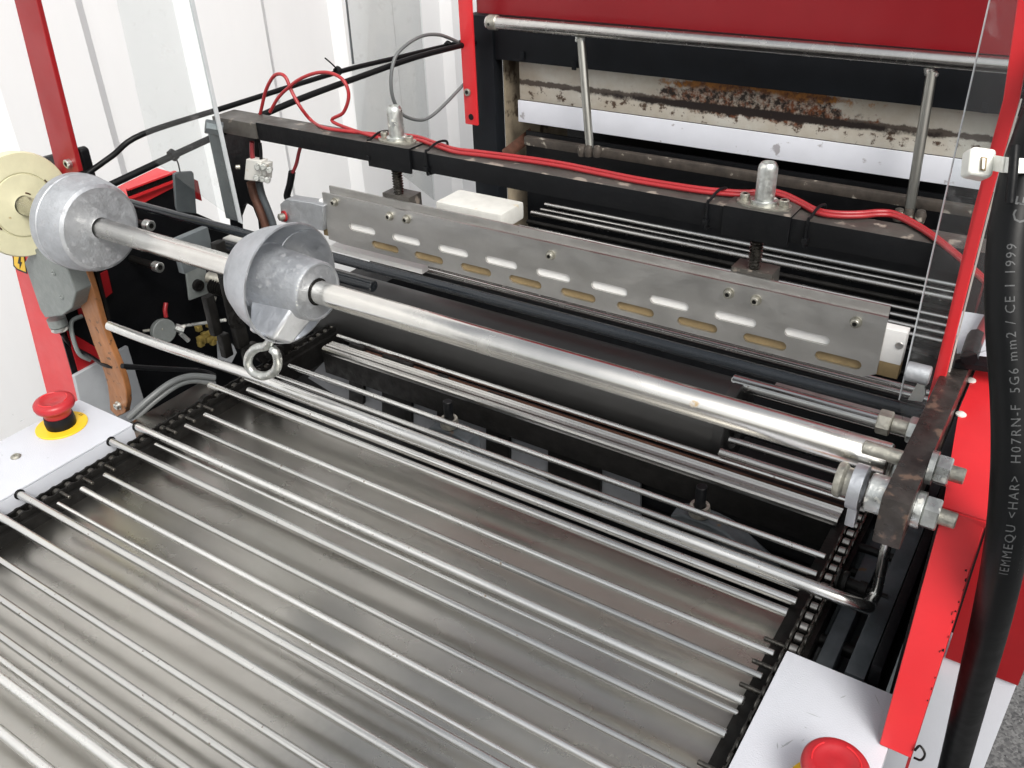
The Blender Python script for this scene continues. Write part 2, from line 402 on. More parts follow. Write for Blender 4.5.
for y, xl, xr, r, z in rods:
    bm = bmesh.new()
    p0, p1 = Vector((xl, y, z)), Vector((xr, y, z))
    if xl < -.78 and y < .45:                 # the thick rods come out of the box through a hole near its top edge
        p0 = Vector((-.7885, y - .0030, .0050))
    L_ = (p1 - p0).length
    add_lathe(bm, p0, p1 - p0, [(0, 0), (0, r * .8), (.0006, r), (L_ - .0006, r), (L_, r * .8), (L_, 0)], 20)
    rd = obj('conveyor_rod', bm, 'rod', mach)
    if xl < -.78 and y < .45:
        bm = bmesh.new(); add_lathe(bm, (-.7872, p0.y, p0.z), (1, 0, 0), [(0, r), (0, r + .0013), (.0012, r + .0013), (.0012, r)], 20, closed=True); obj('grommet', bm, 'black', rd)

# --- chains with rollers, link plates and pins
def chain(xc, side, zc=0, rm='chainroll'):
    """side = +1: pins stick out towards +x ; -1 towards -x"""
    pitch = .0127; y = .02; k = 0
    plates = bmesh.new(); rolls = bmesh.new()
    while y < .735:
        add_cyl(rolls, (xc - .0032, y, zc), (xc + .0032, y, zc), .0040, 12)
        xo = .0052 if k % 2 else .0040
        for s_ in (-1, 1):
            a = xc + s_ * xo
            # dumb-bell shaped plate between y and y+pitch
            poly = []
            for t in range(0, 9):
                an = PI / 2 + PI * t / 8
                poly.append((a, y + .0053 * math.cos(an), zc + .0053 * math.sin(an)))
            poly.append((a, y + pitch / 2, zc - .0035))
            for t in range(0, 9):
                an = -PI / 2 + PI * t / 8
                poly.append((a, y + pitch + .0053 * math.cos(an), zc + .0053 * math.sin(an)))
            poly.append((a, y + pitch / 2, zc + .0035))
            add_prism(plates, poly, (s_ * .0011, 0, 0))
        y += pitch; k += 1
    p = obj('chain', plates, 'chain' if side < 0 else 'dark', mach)
    obj('chain_rollers', rolls, rm, p)
    return p
cr = chain(-.0950, -1)
cl = chain(-.7690, 1, -.004, 'chain')
rod_ys = [q[0] for q in rods]
def pins(chain_o, x0, x1):
    y = .02 + .0127 * 2
    while y < .52:
        if min(abs(y - q) for q in rod_ys) > .0062:
            bm = bmesh.new(); add_cyl(bm, (x0, y, -.001), (x1, y, -.001), .0019, 10, .0005); obj('chain_pin', bm, 'chain', chain_o)
        y += .0127 * 2
pins(cr, -.118, -.100)
pins(cl, -.7640, -.7475)

# chain guide rails and inner side plates of the conveyor bed
box('chain_guide', (-.1130, -.05, -.034), (-.0850, .735, -.0062), 'dark', mach)
box('chain_guide', (-.7850, -.05, -.034), (-.7580, .735, -.0062), 'dark', mach)
box('side_plate', (-.1085, .5345, -.35), (-.1050, .700, -.034), 'dark', mach)

# --- control boxes in white powder coat
def ctrl_box(x0, x1, y1, zt):
    b = bmesh.new(); add_box(b, (x0, -.25, zt - .0025), (x1, y1, zt), .0010)
    add_box(b, (x0, -.25, zt - .020), (x0 + .002, y1 - .001, zt - .0027), 0)
    add_box(b, (x1 - .002, -.25, zt - .020), (x1, y1 - .001, zt - .0027), 0)
    add_box(b, (x0 + .002, y1 - .003, zt - .020), (x1 - .002, y1 - .001, zt - .0027), 0)
    add_box(b, (x0 + .003, -.25, zt - .5), (x1 - .003, y1 - .004, zt - .021), 0)
    return obj('control_box', b, 'white', mach)
cbL = ctrl_box(P(20, 430.5, 'z', .010).x, -.7870, .4300, .0100)
cbR = ctrl_box(-.0970, -.0130, .4900, .0100)
tag(cbL, 'white powder coated control box left of the rods'); tag(cbR, 'white powder coated control box right of the rods')

def estop(c, parent, tilt=0):
    x, y, z = c
    bm = bmesh.new(); add_lathe(bm, (x, y, z + .0003), (0, 0, 1), [(0, 0), (0, .0262), (.0012, .0262), (.0016, .0257), (.0016, .014), (.0016, 0)], 40)
    ring = obj('warning_ring', bm, 'yellow', parent)
    bm = bmesh.new(); add_lathe(bm, (x, y, z + .002), (0, 0, 1), [(0, 0), (0, .0150), (.006, .0155), (.013, .0145), (.013, 0)], 32)
    obj('button_collar', bm, 'black', parent)
    bm = bmesh.new()
    prof = [(.0120, 0), (.0120, .0135), (.0190, .0140), (.0225, .0160), (.0245, .0195), (.0275, .0206), (.0310, .0203), (.0332, .0185), (.0340, .0150), (.0338, .0120), (.0331, .0110), (.0331, .0030), (.0338, 0)]
    add_lathe(bm, (x, y, z), (0, 0, 1), prof, 40)
    h = obj('emergency_button', bm, 'estop', parent, 50)
    bm = bmesh.new()
    for a0 in (.3, .3 + 2 * PI / 3, .3 + 4 * PI / 3):
        arc = [(x + .0145 * math.cos(a0 + t * .16), y + .0145 * math.sin(a0 + t * .16), z + .0341) for t in range(8)]
        add_tube(bm, arc, .0006, 6, 1)
    obj('turn_arrows', bm, 'red', h)
    return h
pL = P(62, 426, 'z', .010); estop((pL.x, pL.y, .010), cbL)
pR = P(828, 796, 'z', .010); estop((pR.x, pR.y, .010), cbR)
# printed arrow mark on the left ring and a slotted screw on the left box
q = P(16, 457, 'z', .010)
bm = bmesh.new(); add_lathe(bm, q, (0, 0, 1), [(0, 0), (0, .0052), (.0012, .0050), (.0024, .0035), (.0024, .0016), (.0010, .0015), (.0010, 0)], 16); obj('screw', bm, 'zincd', cbL)
q = P(80, 414, 'z', .0122)
for dx, L in ((0, .0035), (.003, .003)):
    bm = bmesh.new(); add_box(bm, (q.x + dx, q.y - L / 2, .0121), (q.x + dx + .0008, q.y + L / 2, .0124)); obj('ring_mark', bm, 'printdark', cbL)

for cbx, (x0, x1, y0_, y1_), n_s in ((cbL, (-.93, -.80, .30, .425), 12), (cbR, (-.090, -.020, .36, .485), 16)):
    for k in range(n_s):
        x = random.uniform(x0, x1); y = random.uniform(y0_, y1_); a_ = random.uniform(0, PI); L_ = random.choice((.0012, .0018, .0030, .0060)); w_ = random.uniform(.0002, .0007)
        dx, dy = math.cos(a_) * L_, math.sin(a_) * L_
        bm = bmesh.new(); add_prism(bm, [(x - dx, y - dy, .01002), (x - dy / L_ * w_, y + dx / L_ * w_, .01002), (x + dx, y + dy, .01002), (x + dy / L_ * w_, y - dx / L_ * w_, .01002)], (0, 0, .00012)); obj('scuff', bm, 'lightgrey', cbx, 0)
# ================================================================== side frames
# right red cover: vertical front flange, top sheet, outer side
ZT = .180
bm = bmesh.new()
ft = [(-.0188, .4430, .0105), (.0012, .4430, .0105), (.0010, .4850, ZT), (-.0225, .4835, ZT)]
add_prism(bm, ft, (0, .0025, 0))
o = obj('front_flange', bm, 'red', mach, bevel=.0006); tag(o, 'bright red upright flange with chipped edges')
bm = bmesh.new()
add_prism(bm, [(-.0228, .4850, ZT + .0005), (.0016, .4850, ZT + .0005), (.0016, 1.12, ZT + .0005), (-.0350, 1.12, ZT + .0005), (-.0350, .60, ZT + .0005)], (0, 0, .0020))
add_box(bm, (-.0230, .4842, ZT - .003), (.0016, .4858, ZT + .0012), .0005)
o = obj('top_cover', bm, 'red', mach); cover = o
bm = bmesh.new()
add_prism(bm, [(.0015, .4870, ZT), (.0015, .4460, .010), (.0015, .4460, -.03), (.0015, .640, -.120), (.0015, 1.12, -.120), (.0015, 1.12, ZT)], (-.0018, 0, 0))
obj('outer_side', bm, 'redshade', mach)
bm = bmesh.new()
add_prism(bm, [(-.0240, .490, ZT - .004), (-.0240, .50, .012), (-.0240, .50, -.30), (-.0240, 1.12, -.30), (-.0240, 1.12, ZT - .004)], (.002, 0, 0))
obj('inner_side', bm, 'black', mach)
for k in range(15):
    t = random.random() ** 1.0; z = .012 + t * (ZT - .014); y = .4430 + (z - .0105) / (ZT - .0105) * .0418
    w_ = random.uniform(.0004, .0014); h_ = random.uniform(.0006, .0026); x = .0008 - random.choice((0, 0, 0, 1)) * random.uniform(0, .004) - w_
    bm = bmesh.new(); add_prism(bm, [(x, y - .0006, z), (x + w_, y - .0006, z + h_ * .1), (x + w_ * .8, y - .0006 + h_ * .25, z + h_), (x + w_ * .2, y - .0006 + h_ * .2, z + h_ * .8)], (0, .0005, 0))
    obj('paint_chip', bm, 'dark', bpy.data.objects['front_flange'], 0)
# red front panel of the cabinet further back, white skirt below
bm = bmesh.new()
a = P(941, 656, 'y', .655); b = P(1019, 683, 'y', .655)
add_prism(bm, [(.0035, .655, a.z), (b.x, .655, a.z), (b.x, .655, .03), (.0035, .655, .150)], (0, .004, 0))
obj('cabinet_front', bm, 'redshade', mach)
bm = bmesh.new()
add_box(bm, (-.025, .6575, -.90), (b.x - .001, .690, a.z - .0010), .0005)
obj('cabinet_skirt', bm, 'white', mach)
# white lower skirt seen to the right of the red flange
# ventilation rivets on the red top
for px, py in ((971, 380), (961, 414)):
    c = P(px, py, 'z', ZT + .003)
    bm = bmesh.new(); add_lathe(bm, (c.x, c.y, ZT + .0024), (0, 0, 1), [(0, 0), (0, .0036), (.0008, .0035), (.0018, .0022), (.0021, 0)], 16)
    obj('rivet', bm, 'ptfe', cover)

# dark grey rails inside, beside the right chain
for x0, x1, z1, mm in ((-.0790, -.0665, -.012, 'darkgrey'), (-.0560, -.0420, .004, 'darkgrey')):
    bm = bmesh.new(); add_box(bm, (x0, .498, z1 - .050), (x1, .98, z1), .0008); obj('inner_rail', bm, mm, mach)
bm = bmesh.new(); add_box(bm, (-.0400, .50, -.12), (-.0325, .95, .02), .0008); obj('inner_rail', bm, 'black', mach)
# cross pieces in the gap right of the right chain
for y, z, r in ((.515, -.030, .007), (.548, -.026, .006), (.600, -.012, .0045), (.632, -.02, .004), (.655, -.01, .004)):
    cyl('cross_shaft', (-.0895, y, z), (-.045, y, z), r, 'dark', mach, 14)
bm = bmesh.new()
add_lathe(bm, (-.0885, .590, .004), (1, 0, 0), [(0, 0), (0, .0085), (.002, .0095), (.0035, .0075), (.0055, .0095), (.0085, .0095), (.0085, .0045), (.018, .0045), (.018, .0060), (.024, .0060), (.024, .0022), (.040, .0022), (.040, 0)], 18)
obj('tension_bolt', bm, 'dark', mach)
box('cross_plate', (-.0850, .50, -.055), (-.0445, .62, -.050), 'darkgrey', mach)

# ================================================================== left side frame
LX = -1.060
# red front flange with warning sign
YL = .530
bm = bmesh.new()
add_prism(bm, [P(60, 445, 'y', YL), P(93, 445, 'y', YL), P(34, 243, 'y', YL), P(7, 236, 'y', YL)], (0, .0025, 0))
fl = obj('front_flange', bm, 'red', mach); tag(fl, 'red upright flange with a yellow warning triangle')
# black inner wall with red upper edge
bm = bmesh.new()
add_prism(bm, [P(x_, y_, 'x', LX) for x_, y_ in ((96, 470), (72, 372), (60, 330), (48, 275), (70, 224), (128, 197), (176, 178), (180, 206), (240, 232), (300, 262), (350, 300), (350, 430), (160, 520))], (-.002, 0, 0))
obj('inner_wall', bm, 'black', mach)
bm = bmesh.new()
c1, c2 = P(60, 237, 'x', LX + .001), P(180, 176, 'x', LX + .001)
add_prism(bm, [c1, c2, c2 + Vector((-.055, .004, 0)), c1 + Vector((-.055, 0, 0))], (0, 0, .002))
add_prism(bm, [c1, c2, c2 + Vector((0, 0, -.010)), c1 + Vector((0, 0, -.010))], (.001, 0, 0))
tc_ = obj('top_cover', bm, 'red', mach)
# toothed strip on the inner edge of the red cover
bm = bmesh.new()
a = P(128, 193, 'x', LX + .004); b = P(173, 176, 'x', LX + .004)
d = (b - a); n_ = 26
up = Vector((0, 0, 1))
for k in range(n_):
    t0 = k / n_; t1 = (k + .55) / n_
    p0 = a + d * t0; p1 = a + d * t1
    add_prism(bm, [p0 - up * .0036, p1 - up * .0036, p1 + up * .0036, p0 + up * .0036], (.0030, 0, 0))
add_prism(bm, [a - up * .0042 - d * .02, b - up * .0042 + d * .03, b + up * .0042 + d * .03, a + up * .0042 - d * .02], (.0012, 0, 0))
obj('toothed_strip', bm, 'dark', tc_)
bm = bmesh.new(); add_prism(bm, [a - up * .0075 - d * .02, b - up * .0075 + d * .05, b - up * .0044 + d * .05, a - up * .0044 - d * .02], (.0050, 0, 0)); add_prism(bm, [a + up * .0044 - d * .02, b + up * .0044 + d * .05, b + up * .0066 + d * .05, a + up * .0066 - d * .02], (.0050, 0, 0)); obj('strip_frame', bm, 'red', tc_)
# red patches low on the inner wall
bm = bmesh.new()
add_prism(bm, [P(70, 290, 'x', LX + .002), P(106, 270, 'x', LX + .002), P(111, 292, 'x', LX + .002), P(80, 318, 'x', LX + .002)], (.003, 0, 0))
add_prism(bm, [P(66, 330, 'x', LX + .002), P(100, 350, 'x', LX + .002), P(104, 357, 'x', LX + .002), P(78, 372, 'x', LX + .002)], (.003, 0, 0))
obj('red_bracket', bm, 'redshade', mach)
# light grey motor cover low on the inner wall, conduit clip
bm = bmesh.new()
add_prism(bm, [P(74, 376, 'x', LX + .010), P(128, 346, 'x', LX + .010), P(148, 412, 'x', LX + .010), P(112, 440, 'x', LX + .010), P(84, 418, 'x', LX + .010)], (-.006, 0, 0))
obj('motor_cover', bm, 'lightgrey', mach, bevel=.001)
tube('conduit_clip', [P(82, 316, 'x', LX + .02), P(71, 324, 'x', LX + .02), P(78, 352, 'x', LX + .02), P(90, 360, 'x', LX + .02)], .0028, 'greybox', mach)
# grey limit switch on the flange
yb = .400
def quad(px, y):  # polygon of image points on the plane y
    return [P(a_, b_, 'y', y) for a_, b_ in px]
bm = bmesh.new()
add_prism(bm, quad([(24, 263), (31, 251), (44, 245), (60, 250), (76, 292), (72, 308), (62, 316), (45, 318), (40, 310)], .500), (0, .028, 0))
sw = obj('limit_switch', bm, 'greybox', mach, bevel=.0015); tag(sw, 'grey die cast switch housing bolted to the red flange')
p = P(56, 318, 'y', .514)
bm = bmesh.new(); add_lathe(bm, p, (.05, 0, -1), [(0, 0), (0, .0115), (.010, .0115), (.012, .0095), (.012, 0)], 20); obj('cable_gland', bm, 'greybox', sw)
bm = bmesh.new(); add_lathe(bm, p + Vector((.0006, 0, -.012)), (.05, 0, -1), [(0, 0), (0, .0105), (.004, .0108), (.006, .0085), (.006, 0)], 20); obj('gland_nut', bm, 'zinc', sw)
for px, py in ((53, 273), (61, 297)):
    p = P(px, py, 'y', .499); bm = bmesh.new(); add_lathe(bm, p + Vector((0, .002, 0)), (0, -1, 0), [(0, 0), (0, .0038), (.002, .0036), (.0026, .0020), (.0014, .0015), (.0014, 0)], 14); obj('cover_screw', bm, 'greybox', sw)
tube('switch_lead', [P(62, 334, 'y', .514), P(72, 346, 'y', .53), P(90, 356, 'y', .53), P(108, 366, 'y', .52), P(140, 368, 'y', .54), P(200, 370, 'y', .56)], .0026, 'black', sw)
# yellow warning sticker on the flange
def fl_pt(px, py, off=0):   # on the flange
    return P(px, py, 'y', YL - .0008 - off)
bm = bmesh.new()
add_prism(bm, [fl_pt(12.5, 251), fl_pt(24, 253), fl_pt(27, 274), fl_pt(17, 270), fl_pt(13.2, 266)], (0, .0006, 0)); st = obj('warning_sticker', bm, 'black', fl)
bm = bmesh.new()
add_prism(bm, [fl_pt(13.6, 252.4, .0004), fl_pt(23.2, 254, .0004), fl_pt(25.8, 272, .0004), fl_pt(17.4, 268.6, .0004), fl_pt(14.2, 265.0, .0004)], (0, .0003, 0)); obj('sticker_face', bm, 'yellow', st)
bm = bmesh.new()
add_prism(bm, [fl_pt(19, 256, .0009), fl_pt(20.6, 256.4, .0009), fl_pt(20.2, 262, .0009), fl_pt(21.8, 262.4, .0009), fl_pt(19.6, 269, .0009), fl_pt(19.4, 264, .0009), fl_pt(17.6, 263.4, .0009)], (0, .0003, 0)); obj('lightning_mark', bm, 'black', st)

# orange lever with pivot bolt and steel side strips
yl = .520
bm = bmesh.new()
L1 = [(64, 255), (68, 272), (74, 289), (80, 305), (87, 325), (93, 343), (99, 358), (104, 373), (107.5, 386), (109, 398), (110, 410), (117, 417), (125, 413), (127, 402), (126, 390), (123, 378), (118, 364), (112, 350), (106, 335), (101, 320), (97, 305), (92, 288), (87, 272), (83, 255)]
add_prism(bm, [P(a_, b_, 'y', yl) for a_, b_ in L1], (0, .008, 0))
lev = obj('lever', bm, 'orange_lever', mach, bevel=.0012); tag(lev, 'worn orange brown lever arm')
p = P(119, 405, 'y', yl)
bm = bmesh.new(); add_lathe(bm, p, (0, -1, 0), [(0, 0), (0, .0058), (.0015, .0058), (.0015, .0045), (.0055, .0043), (.0060, .0035), (.0060, .0020), (.0035, .0018), (.0035, 0)], 18); obj('pivot_bolt', bm, 'zinc', lev)
for off, m_ in ((0, 'zincd'), (3.0, 'dark')):
    bm = bmesh.new(); add_prism(bm, [P(89 + off, 266, 'y', yl + .010), P(92 + off, 266, 'y', yl + .010), P(105 + off, 320, 'y', yl + .010), P(102 + off, 322, 'y', yl + .010)], (0, .004, 0)); obj('lever_strip', bm, m_, lev)

# allen bolts, grey disc, spindle, square bracket on the left inner wall
def wallbolt(px, py, tail, r=.0070):
    p = P(px, py, 'x', LX + .055)
    bm = bmesh.new(); add_lathe(bm, p, (1, 0, 0), [(0, 0), (0, r), (.010, r), (.011, r * .88), (.011, r * .5), (.006, r * .48), (.006, 0)], 20)
    h = obj('socket_bolt', bm, 'zinc', mach); socket_dark(h, p, (1, 0, 0), r * .56)
    cyl('bolt_shank', p - Vector((.050, 0, 0)), p - Vector((.0002, 0, 0)), r * tail, 'dark', h, 14)
wallbolt(146, 224.5, .55); wallbolt(155, 266, .70)
p = P(163, 331, 'x', LX + .05)
bm = bmesh.new(); add_lathe(bm, p - Vector((.004, 0, 0)), (1, -.1, .1), [(0, 0), (0, .0165), (.003, .0175), (.009, .0175), (.010, .0165), (.010, 0)], 28); dsc = obj('grey_disc', bm, 'greybox', mach)
cyl('disc_pin', P(143, 331, 'x', LX + .035), P(163, 329, 'x', LX + .055), .0020, 'zincd', dsc, 10)
cyl('disc_pin', P(182, 326, 'x', LX + .058), P(226, 320, 'x', LX + .115), .0024, 'zinc', dsc, 10)
bm = bmesh.new(); add_cyl(bm, P(175, 327, 'x', LX + .055), P(184, 330, 'x', LX + .062), .0058, 8); add_cyl(bm, P(180, 333, 'x', LX + .06), P(189, 341, 'x', LX + .066), .0034, 8); obj('pin_clamp', bm, 'zinc', dsc)
tube('disc_wire', [P(166, 303, 'x', LX + .05), P(165, 310, 'x', LX + .052), P(166, 317, 'x', LX + .053)], .0030, 'redwire', dsc)
bm = bmesh.new()
for k in range(14):
    q = P(198 + random.uniform(0, 20), 324 + random.uniform(0, 20), 'x', LX + .05)
    add_box(bm, q - Vector((.004, .004, .004)), q + Vector((.004, .004, .004)), .001)
obj('wire_connector', bm, 'copperscrew', mach)
bm = bmesh.new(); add_prism(bm, [P(216, 332, 'x', LX + .02), P(232, 345, 'x', LX + .02), P(235, 352, 'x', LX + .02), P(228, 366, 'x', LX + .02), P(218, 364, 'x', LX + .02)], (.004, 0, 0)); obj('grey_tab', bm, 'lightgrey', mach)
bm = bmesh.new(); add_prism(bm, [P(184, 268, 'x', LX + .04), P(204, 266, 'x', LX + .04), P(207, 293, 'x', LX + .04), P(188, 300, 'x', LX + .04)], (.004, 0, 0)); sb = obj('square_bracket', bm, 'greybox', mach, bevel=.001)
p = P(197, 285, 'x', LX + .044); bm = bmesh.new(); add_lathe(bm, p, (1, 0, 0), [(0, 0), (0, .0085), (.006, .0080), (.006, .004), (.002, .0035), (.002, 0)], 20); obj('bushing', bm, 'dark', sb)
bm = bmesh.new(); add_cyl(bm, P(207, 277, 'x', LX + .05), P(222, 281, 'x', LX + .07), .0085, 12); add_cyl(bm, P(206, 297, 'x', LX + .05), P(216, 300, 'x', LX + .06), .0050, 8); obj('bracket_nut', bm, 'zincd', sb)
bm = bmesh.new()
for k in range(7): add_lathe(bm, P(213 + k * 2.4, 286 + k * .8, 'x', LX + .062 + k * .003), (1, 0, 0), [(0, 0), (0, .011), (.0015, .011), (.0015, 0)], 18)
obj('coil_spring', bm, 'dark', sb)

# dark clutter behind the cone: hanging links and blocks at the chain sprocket
for px, py, w, h, x in ((222, 262, .014, .05, -.80), (232, 300, .018, .06, -.79), (212, 315, .012, .05, -.80), (240, 335, .016, .03, -.785), (250, 352, .02, .02, -.78), (225, 345, .012, .03, -.80), (300, 350, .02, .03, -.775), (285, 345, .014, .03, -.775)):
    q = P(px, py, 'x', x)
    box('drive_link', q - Vector((.005, w / 2, h / 2)), q + Vector((.005, w / 2, h / 2)), 'dark', mach, .002)
for px, py, x, r in ((262, 352, -.775, .012), (236, 318, -.785, .011), (275, 352, -.772, .009), (205, 402, -.775, .010)):
    bm = bmesh.new(); q = P(px, py, 'x', x); add_lathe(bm, q, (1, 0, 0), [(0, 0), (0, r), (.006, r), (.006, r * .4), (.012, r * .4), (.012, 0)], 16); obj('idler_wheel', bm, 'dark', mach)
# sprocket at the far end of the left chain
def sprocket(x, y, z, r, teeth=16):
    bm = bmesh.new(); poly = []
    for k in range(teeth * 4):
        a_ = 2 * PI * k / (teeth * 4); rr = r * (1.0 if k % 4 in (0, 1) else .90)
        poly.append((x, y + rr * math.cos(a_), z + rr * math.sin(a_)))
    add_prism(bm, poly, (.004, 0, 0)); add_cyl(bm, (x - .006, y, z), (x + .012, y, z), r * .4, 16)
    obj('sprocket', bm, 'dark', mach)
sprocket(-.772, .735, -.034, .034); sprocket(-.097, .735, -.034, .034)

# grey flexible hoses curling down behind the white box
for k, (o1, r) in enumerate(((0, .0036), (6, .0032))):
    tube('grey_hose', [P(128 + o1, 418 + o1 * .3, 'x', -.84), P(150 + o1, 398 + o1 * .4, 'x', -.83), P(172 + o1, 382 + o1 * .5, 'x', -.825), P(192 + o1 * .5, 376 + o1 * .8, 'x', -.82), P(215, 378 + o1, 'x', -.81)], r, 'greywire', mach)
tube('black_hose', [P(122, 366, 'x', -.85), P(150, 368, 'x', -.85), P(200, 371, 'x', -.84), P(215, 376, 'x', -.83)], .003, 'black', mach)

# ================================================================== belly of the machine
box('belly_pan', (-.87, .50, -.36), (-.03, 1.15, -.355), 'darkgrey', mach)
# grey panel; the shade of its openings is made as dark slabs in front
Yp = .655
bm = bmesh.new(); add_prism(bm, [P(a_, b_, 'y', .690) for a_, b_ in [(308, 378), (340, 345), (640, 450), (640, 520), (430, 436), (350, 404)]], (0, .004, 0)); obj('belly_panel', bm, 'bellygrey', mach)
for a_, b_, t_, u_ in ((349, 363, 40, 34), (382, 411, 42, 46), (437, 446, 30, 30), (486, 509, 40, 40), (548, 600, 60, 60)):
    ya = 330 + (a_ - 312) * .36; yb_ = 330 + (b_ - 312) * .36
    bm = bmesh.new(); add_prism(bm, [P(a_, ya, 'y', .684), P(b_, yb_, 'y', .684), P(b_, yb_ + 22 + u_, 'y', .684), P(a_, ya + 22 + t_, 'y', .684)], (0, .005, 0)); obj('belly_opening_shade', bm, 'dark', mach)
box('belly_beam', (-.75, .697, -.11), (-.11, .699, -.09), 'dark', mach)
box('belly_back', (-.85, .70, -.355), (-.11, .704, -.045), 'black', mach)
box('belly_ledge', (-.72, .58, -.150), (-.15, .66, -.140), 'dark', mach)
box('belly_shelf', (-.72, .54, -.200), (-.15, .66, -.190), 'dark', mach)
# cast yokes with bushes seen through the gap
for px, py, w_ in ((449, 418, .04), (700, 505, .07)):
    c = P(px, py, 'y', .63)
    bm = bmesh.new(); add_lathe(bm, (c.x, .63, c.z), (0, 0, -1), [(0, .0062), (0, .0092), (.004, .0100), (.010, .0100), (.010, .0062)], 22, closed=True); y_ = obj('yoke_bush', bm, 'zincd', mach)
    bm = bmesh.new(); add_cyl(bm, (c.x, .63, c.z - .03), (c.x, .63, c.z + .022), .0052, 14); obj('yoke_screw', bm, 'black', y_)
    pl = [(c.x + .012, .622, c.z - .012), (c.x + .030, .620, c.z - .013), (c.x + w_, .612, c.z - .030), (c.x + w_ + .012, .612, c.z - .038), (c.x + w_ - .02, .616, c.z - .040), (c.x + .01, .622, c.z - .026), (c.x - .022, .622, c.z - .026), (c.x - .026, .622, c.z - .018), (c.x - .012, .622, c.z - .012)]
    bm = bmesh.new(); add_prism(bm, pl, (0, .022, 0)); obj('yoke_arm', bm, 'darkgrey', y_, bevel=.002)

# ================================================================== folded guide bar at the mouth (bright lower edge, brown channel)
bm = bmesh.new(); add_cyl(bm, (-.742, .699, .001), (-.1115, .699, .001), .0030, 14); obj('guide_rod', bm, 'rod', mach)
bm = bmesh.new(); add_prism(bm, [(-.715, .6960, -.004), (-.715, .6850, -.004), (-.715, .6850, -.007), (-.715, .6960, -.007)], (.604, 0, 0)); obj('brown_strip', bm, 'copper', mach)
bm = bmesh.new()
pr = [(.6860, .0010), (.6842, .0020), (.6826, .0008), (.6804, .0020), (.6788, .0008), (.6764, .0020), (.6735, .0014), (.6700, .0020), (.6672, .0014), (.6655, -.0004), (.6650, -.0030), (.6650, -.0045), (.6860, -.0045)]
add_prism(bm, [(-.738, y, z) for y, z in pr], (.6285, 0, 0))
gb_ = obj('guide_bar', bm, 'bright_rail', mach, 20)
box('guide_web', (-.738, .6655, -.034), (-.1100, .6690, -.0047), 'dark', gb_)  # front face coloured dark in place of the dark interior it would mirror

# ================================================================== drive roller and its shafts
RC = P(738, 424, 'z', .004)
bm = bmesh.new(); r = .0455
add_lathe(bm, (-.855, RC.y, RC.z), (1, 0, 0), [(0, 0), (0, r), (RC.x + .855 - .013, r), (RC.x + .855 - .012, r - .0006), (RC.x + .855 - .0105, r - .0006), (RC.x + .855 - .0095, r), (RC.x + .855 - .001, r), (RC.x + .855, r - .001), (RC.x + .855, r * .6), (RC.x + .855 - .006, r * .55), (RC.x + .855 - .006, 0)], 64)
rol = obj('drive_roller', bm, 'rubber', mach)
cyl('roller_shaft', (RC.x - .005, RC.y, RC.z), (-.064, RC.y, RC.z), .010, 'rod', rol, 24)
# parallel shafts on both sides of the roller
sh = [(P(745, 384, 'z', .10), 0.0060, 'rod'), (P(750, 394, 'z', .098), 0.0045, 'rod')]
a = P(741, 443, 'z', .010); cyl('lower_shaft', (-.235, a.y, .01), (-.085, a.y, .01), .0035, 'rod_dull', mach, 16)
a = P(733, 456, 'z', .010); cyl('lower_shaft', (-.235, a.y, .01), (-.085, a.y, .01), .0040, 'rod_dull', mach, 16)
a = P(820, 407, 'z', .045); b = P(752, 386, 'z', .045)
cyl('upper_shaft', (b.x - .02, (a.y + b.y) / 2, .045), (-.062, (a.y + b.y) / 2, .045), .0082, 'rod', mach, 24)
# grey slide plate right behind the roller
a = P(900, 415, 'z', .05)
box('slide_plate', (-.225, RC.y + .052, .020), (-.060, RC.y + .075, .024), 'alu', mach)

# glossy black sleeve rod, second black rod and pale flat bar between them
a = P(700, 355, 'z', .150)
YS = a.y
cyl('sleeve_rod', (LX, YS, .150), (-.058, YS, .150), .0053, 'rubber_gloss', mach, 24)
a = P(210, 240.5, 'z', .120)
cyl('lower_sleeve_rod', (-.86, a.y, .120), (-.62, a.y, .120), .0066, 'rubber_gloss', mach, 20)
a = P(215, 233, 'z', .128)
box('pale_flat_bar', (-.86, a.y - .006, .124), (-.70, a.y + .006, .128), 'ptfe', mach)
a = P(188, 245, 'x', -.855)
box('rod_end_block', (-.862, a.y - .016, a.z - .03), (-.852, a.y + .03, a.z + .012), 'greyplate', mach)
# blue grey plate standing on the left frame
bm = bmesh.new(); add_prism(bm, [P(x_, y_, 'x', -.985) for x_, y_ in ((174, 174), (178, 172), (192, 171), (194, 173), (197, 214), (178, 212), (176, 206))], (-.004, 0, 0))
obj('upright_plate', bm, 'greyplate', mach, bevel=.0012)
bm = bmesh.new(); add_prism(bm, [P(x_, y_, 'x', -.993) for x_, y_ in ((194, 179), (198, 181), (202, 201), (197, 199))], (-.004, 0, 0)); obj('red_edge', bm, 'redshade', mach)

# twin steel rails below the slotted plate
for px, py, r in ((700, 335, .0030), (700, 341, .0028), (700, 346, .0022)):
    a = P(px, py, 'z', .105)
    cyl('steel_rail', (-.66, a.y, .105), (-.064, a.y, .105), r, 'rod_dull' if r > .0025 else 'black', mach, 16)
# white stop block at the left end of the slotted plate
a = P(380, 258.5, 'z', .1160)
box('stop_block', (P(330, 245, 'z', .116).x, a.y, .1095), (P(422, 269, 'z', .116).x, a.y + .012, .1160), 'brightwhite', mach)

